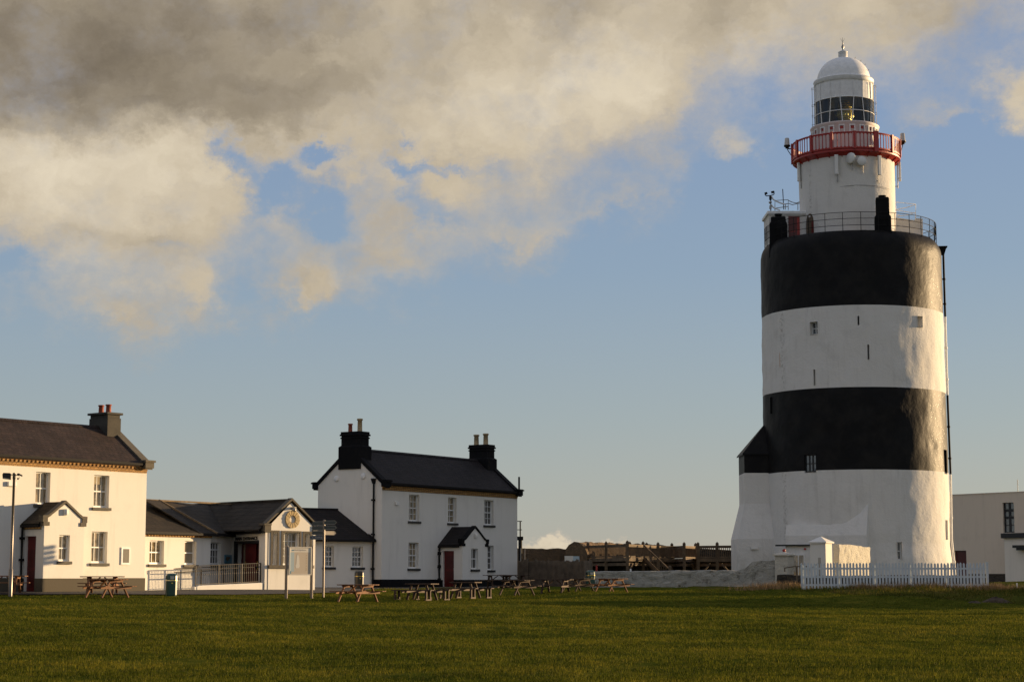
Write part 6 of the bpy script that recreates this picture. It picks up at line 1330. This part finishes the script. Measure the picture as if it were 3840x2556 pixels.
p = W(1212, 2226, 84.0); gf = gz(p.x, p.y); fp = thing('finger_post', 'tall slim finger post with seven pointed direction arms beside the information board', 'signpost', (p.x, p.y, gf), 0)
zt = zat(1950, 84) - gf; q = MB(); q.tube([(0, 0, -.1), (0, 0, zt)], .05, 14); q.lathe([(.05, zt), (.04, zt + .03), (0, zt + .045)], n=14); q.build('pole', MT['post_steel'], fp)
arms = [(1961, 165, .60, 'sign_dark', ''), (1979, 165, .60, 'sign_dark', ''), (1997, 165, .60, 'sign_dark', ''), (2014, 163, .70, 'sign_blue', 'Art Workshop'), (1958, -12, .60, 'sign_dark', ''), (1977, -12, .60, 'sign_dark', ''), (1997, 36, .62, 'board_panel', '')]
for v, yaw, L, mm, tx in arms:
    z = zat(v, 84) - gf; M = Matrix.Translation((0, 0, z)) @ Matrix.Rotation(radians(yaw), 4, 'Z'); h = .088; q = MB(); q.prism([(.05, -.012, -h), (L - .09, -.012, -h), (L, -.012, 0), (L - .09, -.012, h), (.05, -.012, h)], (0, .024, 0)); q.box(.0, .07, -.02, .02, -h * .6, h * .6)
    a_ = q.build('direction_arm', MT[mm], fp); set_m(a_, M); e = MB()
    for s in (-1, 1):
        y_ = s * .0135
        e.box(.05, L - .09, min(y_, s * .012), max(y_, s * .012), h - .014, h - .004); e.box(.05, L - .09, min(y_, s * .012), max(y_, s * .012), -h + .004, -h + .014); e.bar((L - .10, y_, h - .012), (L - .02, y_, 0), .003, .012, up=(0, 1, 0)); e.bar((L - .10, y_, -h + .012), (L - .02, y_, 0), .003, .012, up=(0, 1, 0))
    e.build('outline', MT['sign_line'], a_)
    if tx:
        side = -1 if cos(radians(yaw)) > 0 else 1
        text_mesh(tx, .085, 'lettering', MT['sign_line'], a_, T((L) / 2 - .02, side * .014, 0, 0 if side < 0 else pi), .001, .001)
p = W(38, 2230, 75.6); gl_ = gz(p.x, p.y); lp = thing('lamp_post', 'slim steel lamp post with floodlight and camera at its top, at the left edge', 'lamp post', (p.x, p.y, gl_), 0)
zt = zat(1772, 75.6) - gl_; q = MB(); q.tube([(0, 0, -.1), (0, 0, .02), (0, 0, 1.05), (0, 0, 1.10), (0, 0, zt - .25), (0, 0, zt - .24), (0, 0, zt)], [.085, .085, .085, .058, .052, .062, .062], 14); q.build('pole', MT['post_steel'], lp)
q = MB(); q.tube([(0, 0, zt - .08), (-.2, 0, zt - .07), (-.34, 0, zt - .06)], .018, 8); q.build('arm', MT['rail_iron'], lp)
q = MB(); q.prism([(-.44 + a_, -.09, zt - .08 + b_) for a_, b_ in ((-.0, -.16), (.30, -.20), (.30, .03), (.27, .07), (.02, .08), (-.02, .02))], (0, .18, 0)); q = q.build('floodlight', MT['rail_iron'], lp, bevel=.01)
e = MB(); e.prism([(-.42, -.10, zt - .20), (-.16, -.10, zt - .24), (-.16, -.10, zt - .28), (-.40, -.10, zt - .25)], (0, .2, 0)); e.build('lamp_glass', MT['lamp_glass'], q)
q = MB(); q.tube([(0, 0, zt - .14), (.1, 0, zt - .09), (.2, 0, zt - .07), (.28, 0, zt - .07)], .016, 8); q.build('arm', MT['rail_iron'], lp)
q = MB(); q.lathe([(0, -.09), (.06, -.07), (.06, 0), (0, .02)], (.17, 0, zt - .03), 10); q.prism([(.22, -.04, zt - .04), (.34, -.04, zt - .10), (.31, -.04, zt - .15), (.20, -.04, zt - .09)], (0, .08, 0)); q.box(.13, .19, -.03, .03, zt - .27, zt - .20); q.bar((.19, 0, zt - .08), (.22, 0, zt - .24), .01); q.build('security_camera', MT['rail_iron'], lp)

# ------------------------------------------------------------------ heaps of earth, marker
def heap(u, Y, rx, ry, h, label, seed):
    p = W(u, 2240, Y); q = MB(); n, m_ = 28, 9; V = []
    for i in range(m_ + 1):
        f = i / m_
        for k in range(n): a = 2 * pi * k / n; e = 1 + .35 * float(vnoise(np.array([a * 2.2 + seed]), np.array([f * 3]), seed)[0]); V.append((rx * f * cos(a) * e, ry * f * sin(a) * e, h * (1 - f ** 1.6) * (1 + .5 * float(vnoise(np.array([a * 3]), np.array([f * 5]), seed + 1)[0])) - .05))
    q.add(V, [(i * n + k, (i + 1) * n + k, (i + 1) * n + (k + 1) % n, i * n + (k + 1) % n) for i in range(m_) for k in range(n)], True)
    o = q.build('earth_heap', MT['soil'], None, loc=(p.x, p.y, gz(p.x, p.y))); tag(o, label, 'earth heap', 'heaps of earth on the rough bank')
heap(3735, 85.5, .75, .5, .26, 'larger brown heap of earth on the rough grass at the right', 5); heap(3655, 85.0, .45, .4, .14, 'smaller brown heap of earth left of the larger one', 9)
p = W(3814, 2200, 96); o = MB(); o.box(-.03, .03, -.03, .03, -.3, .26); o.frustum((0, 0, .26), .06, .06, .03, .02, .02); o = o.build('marker_peg', MT['white_paint'], None, loc=(p.x, p.y, zat(2206, 96))); tag(o, 'small white peg in the dry grass at the right edge', 'peg')
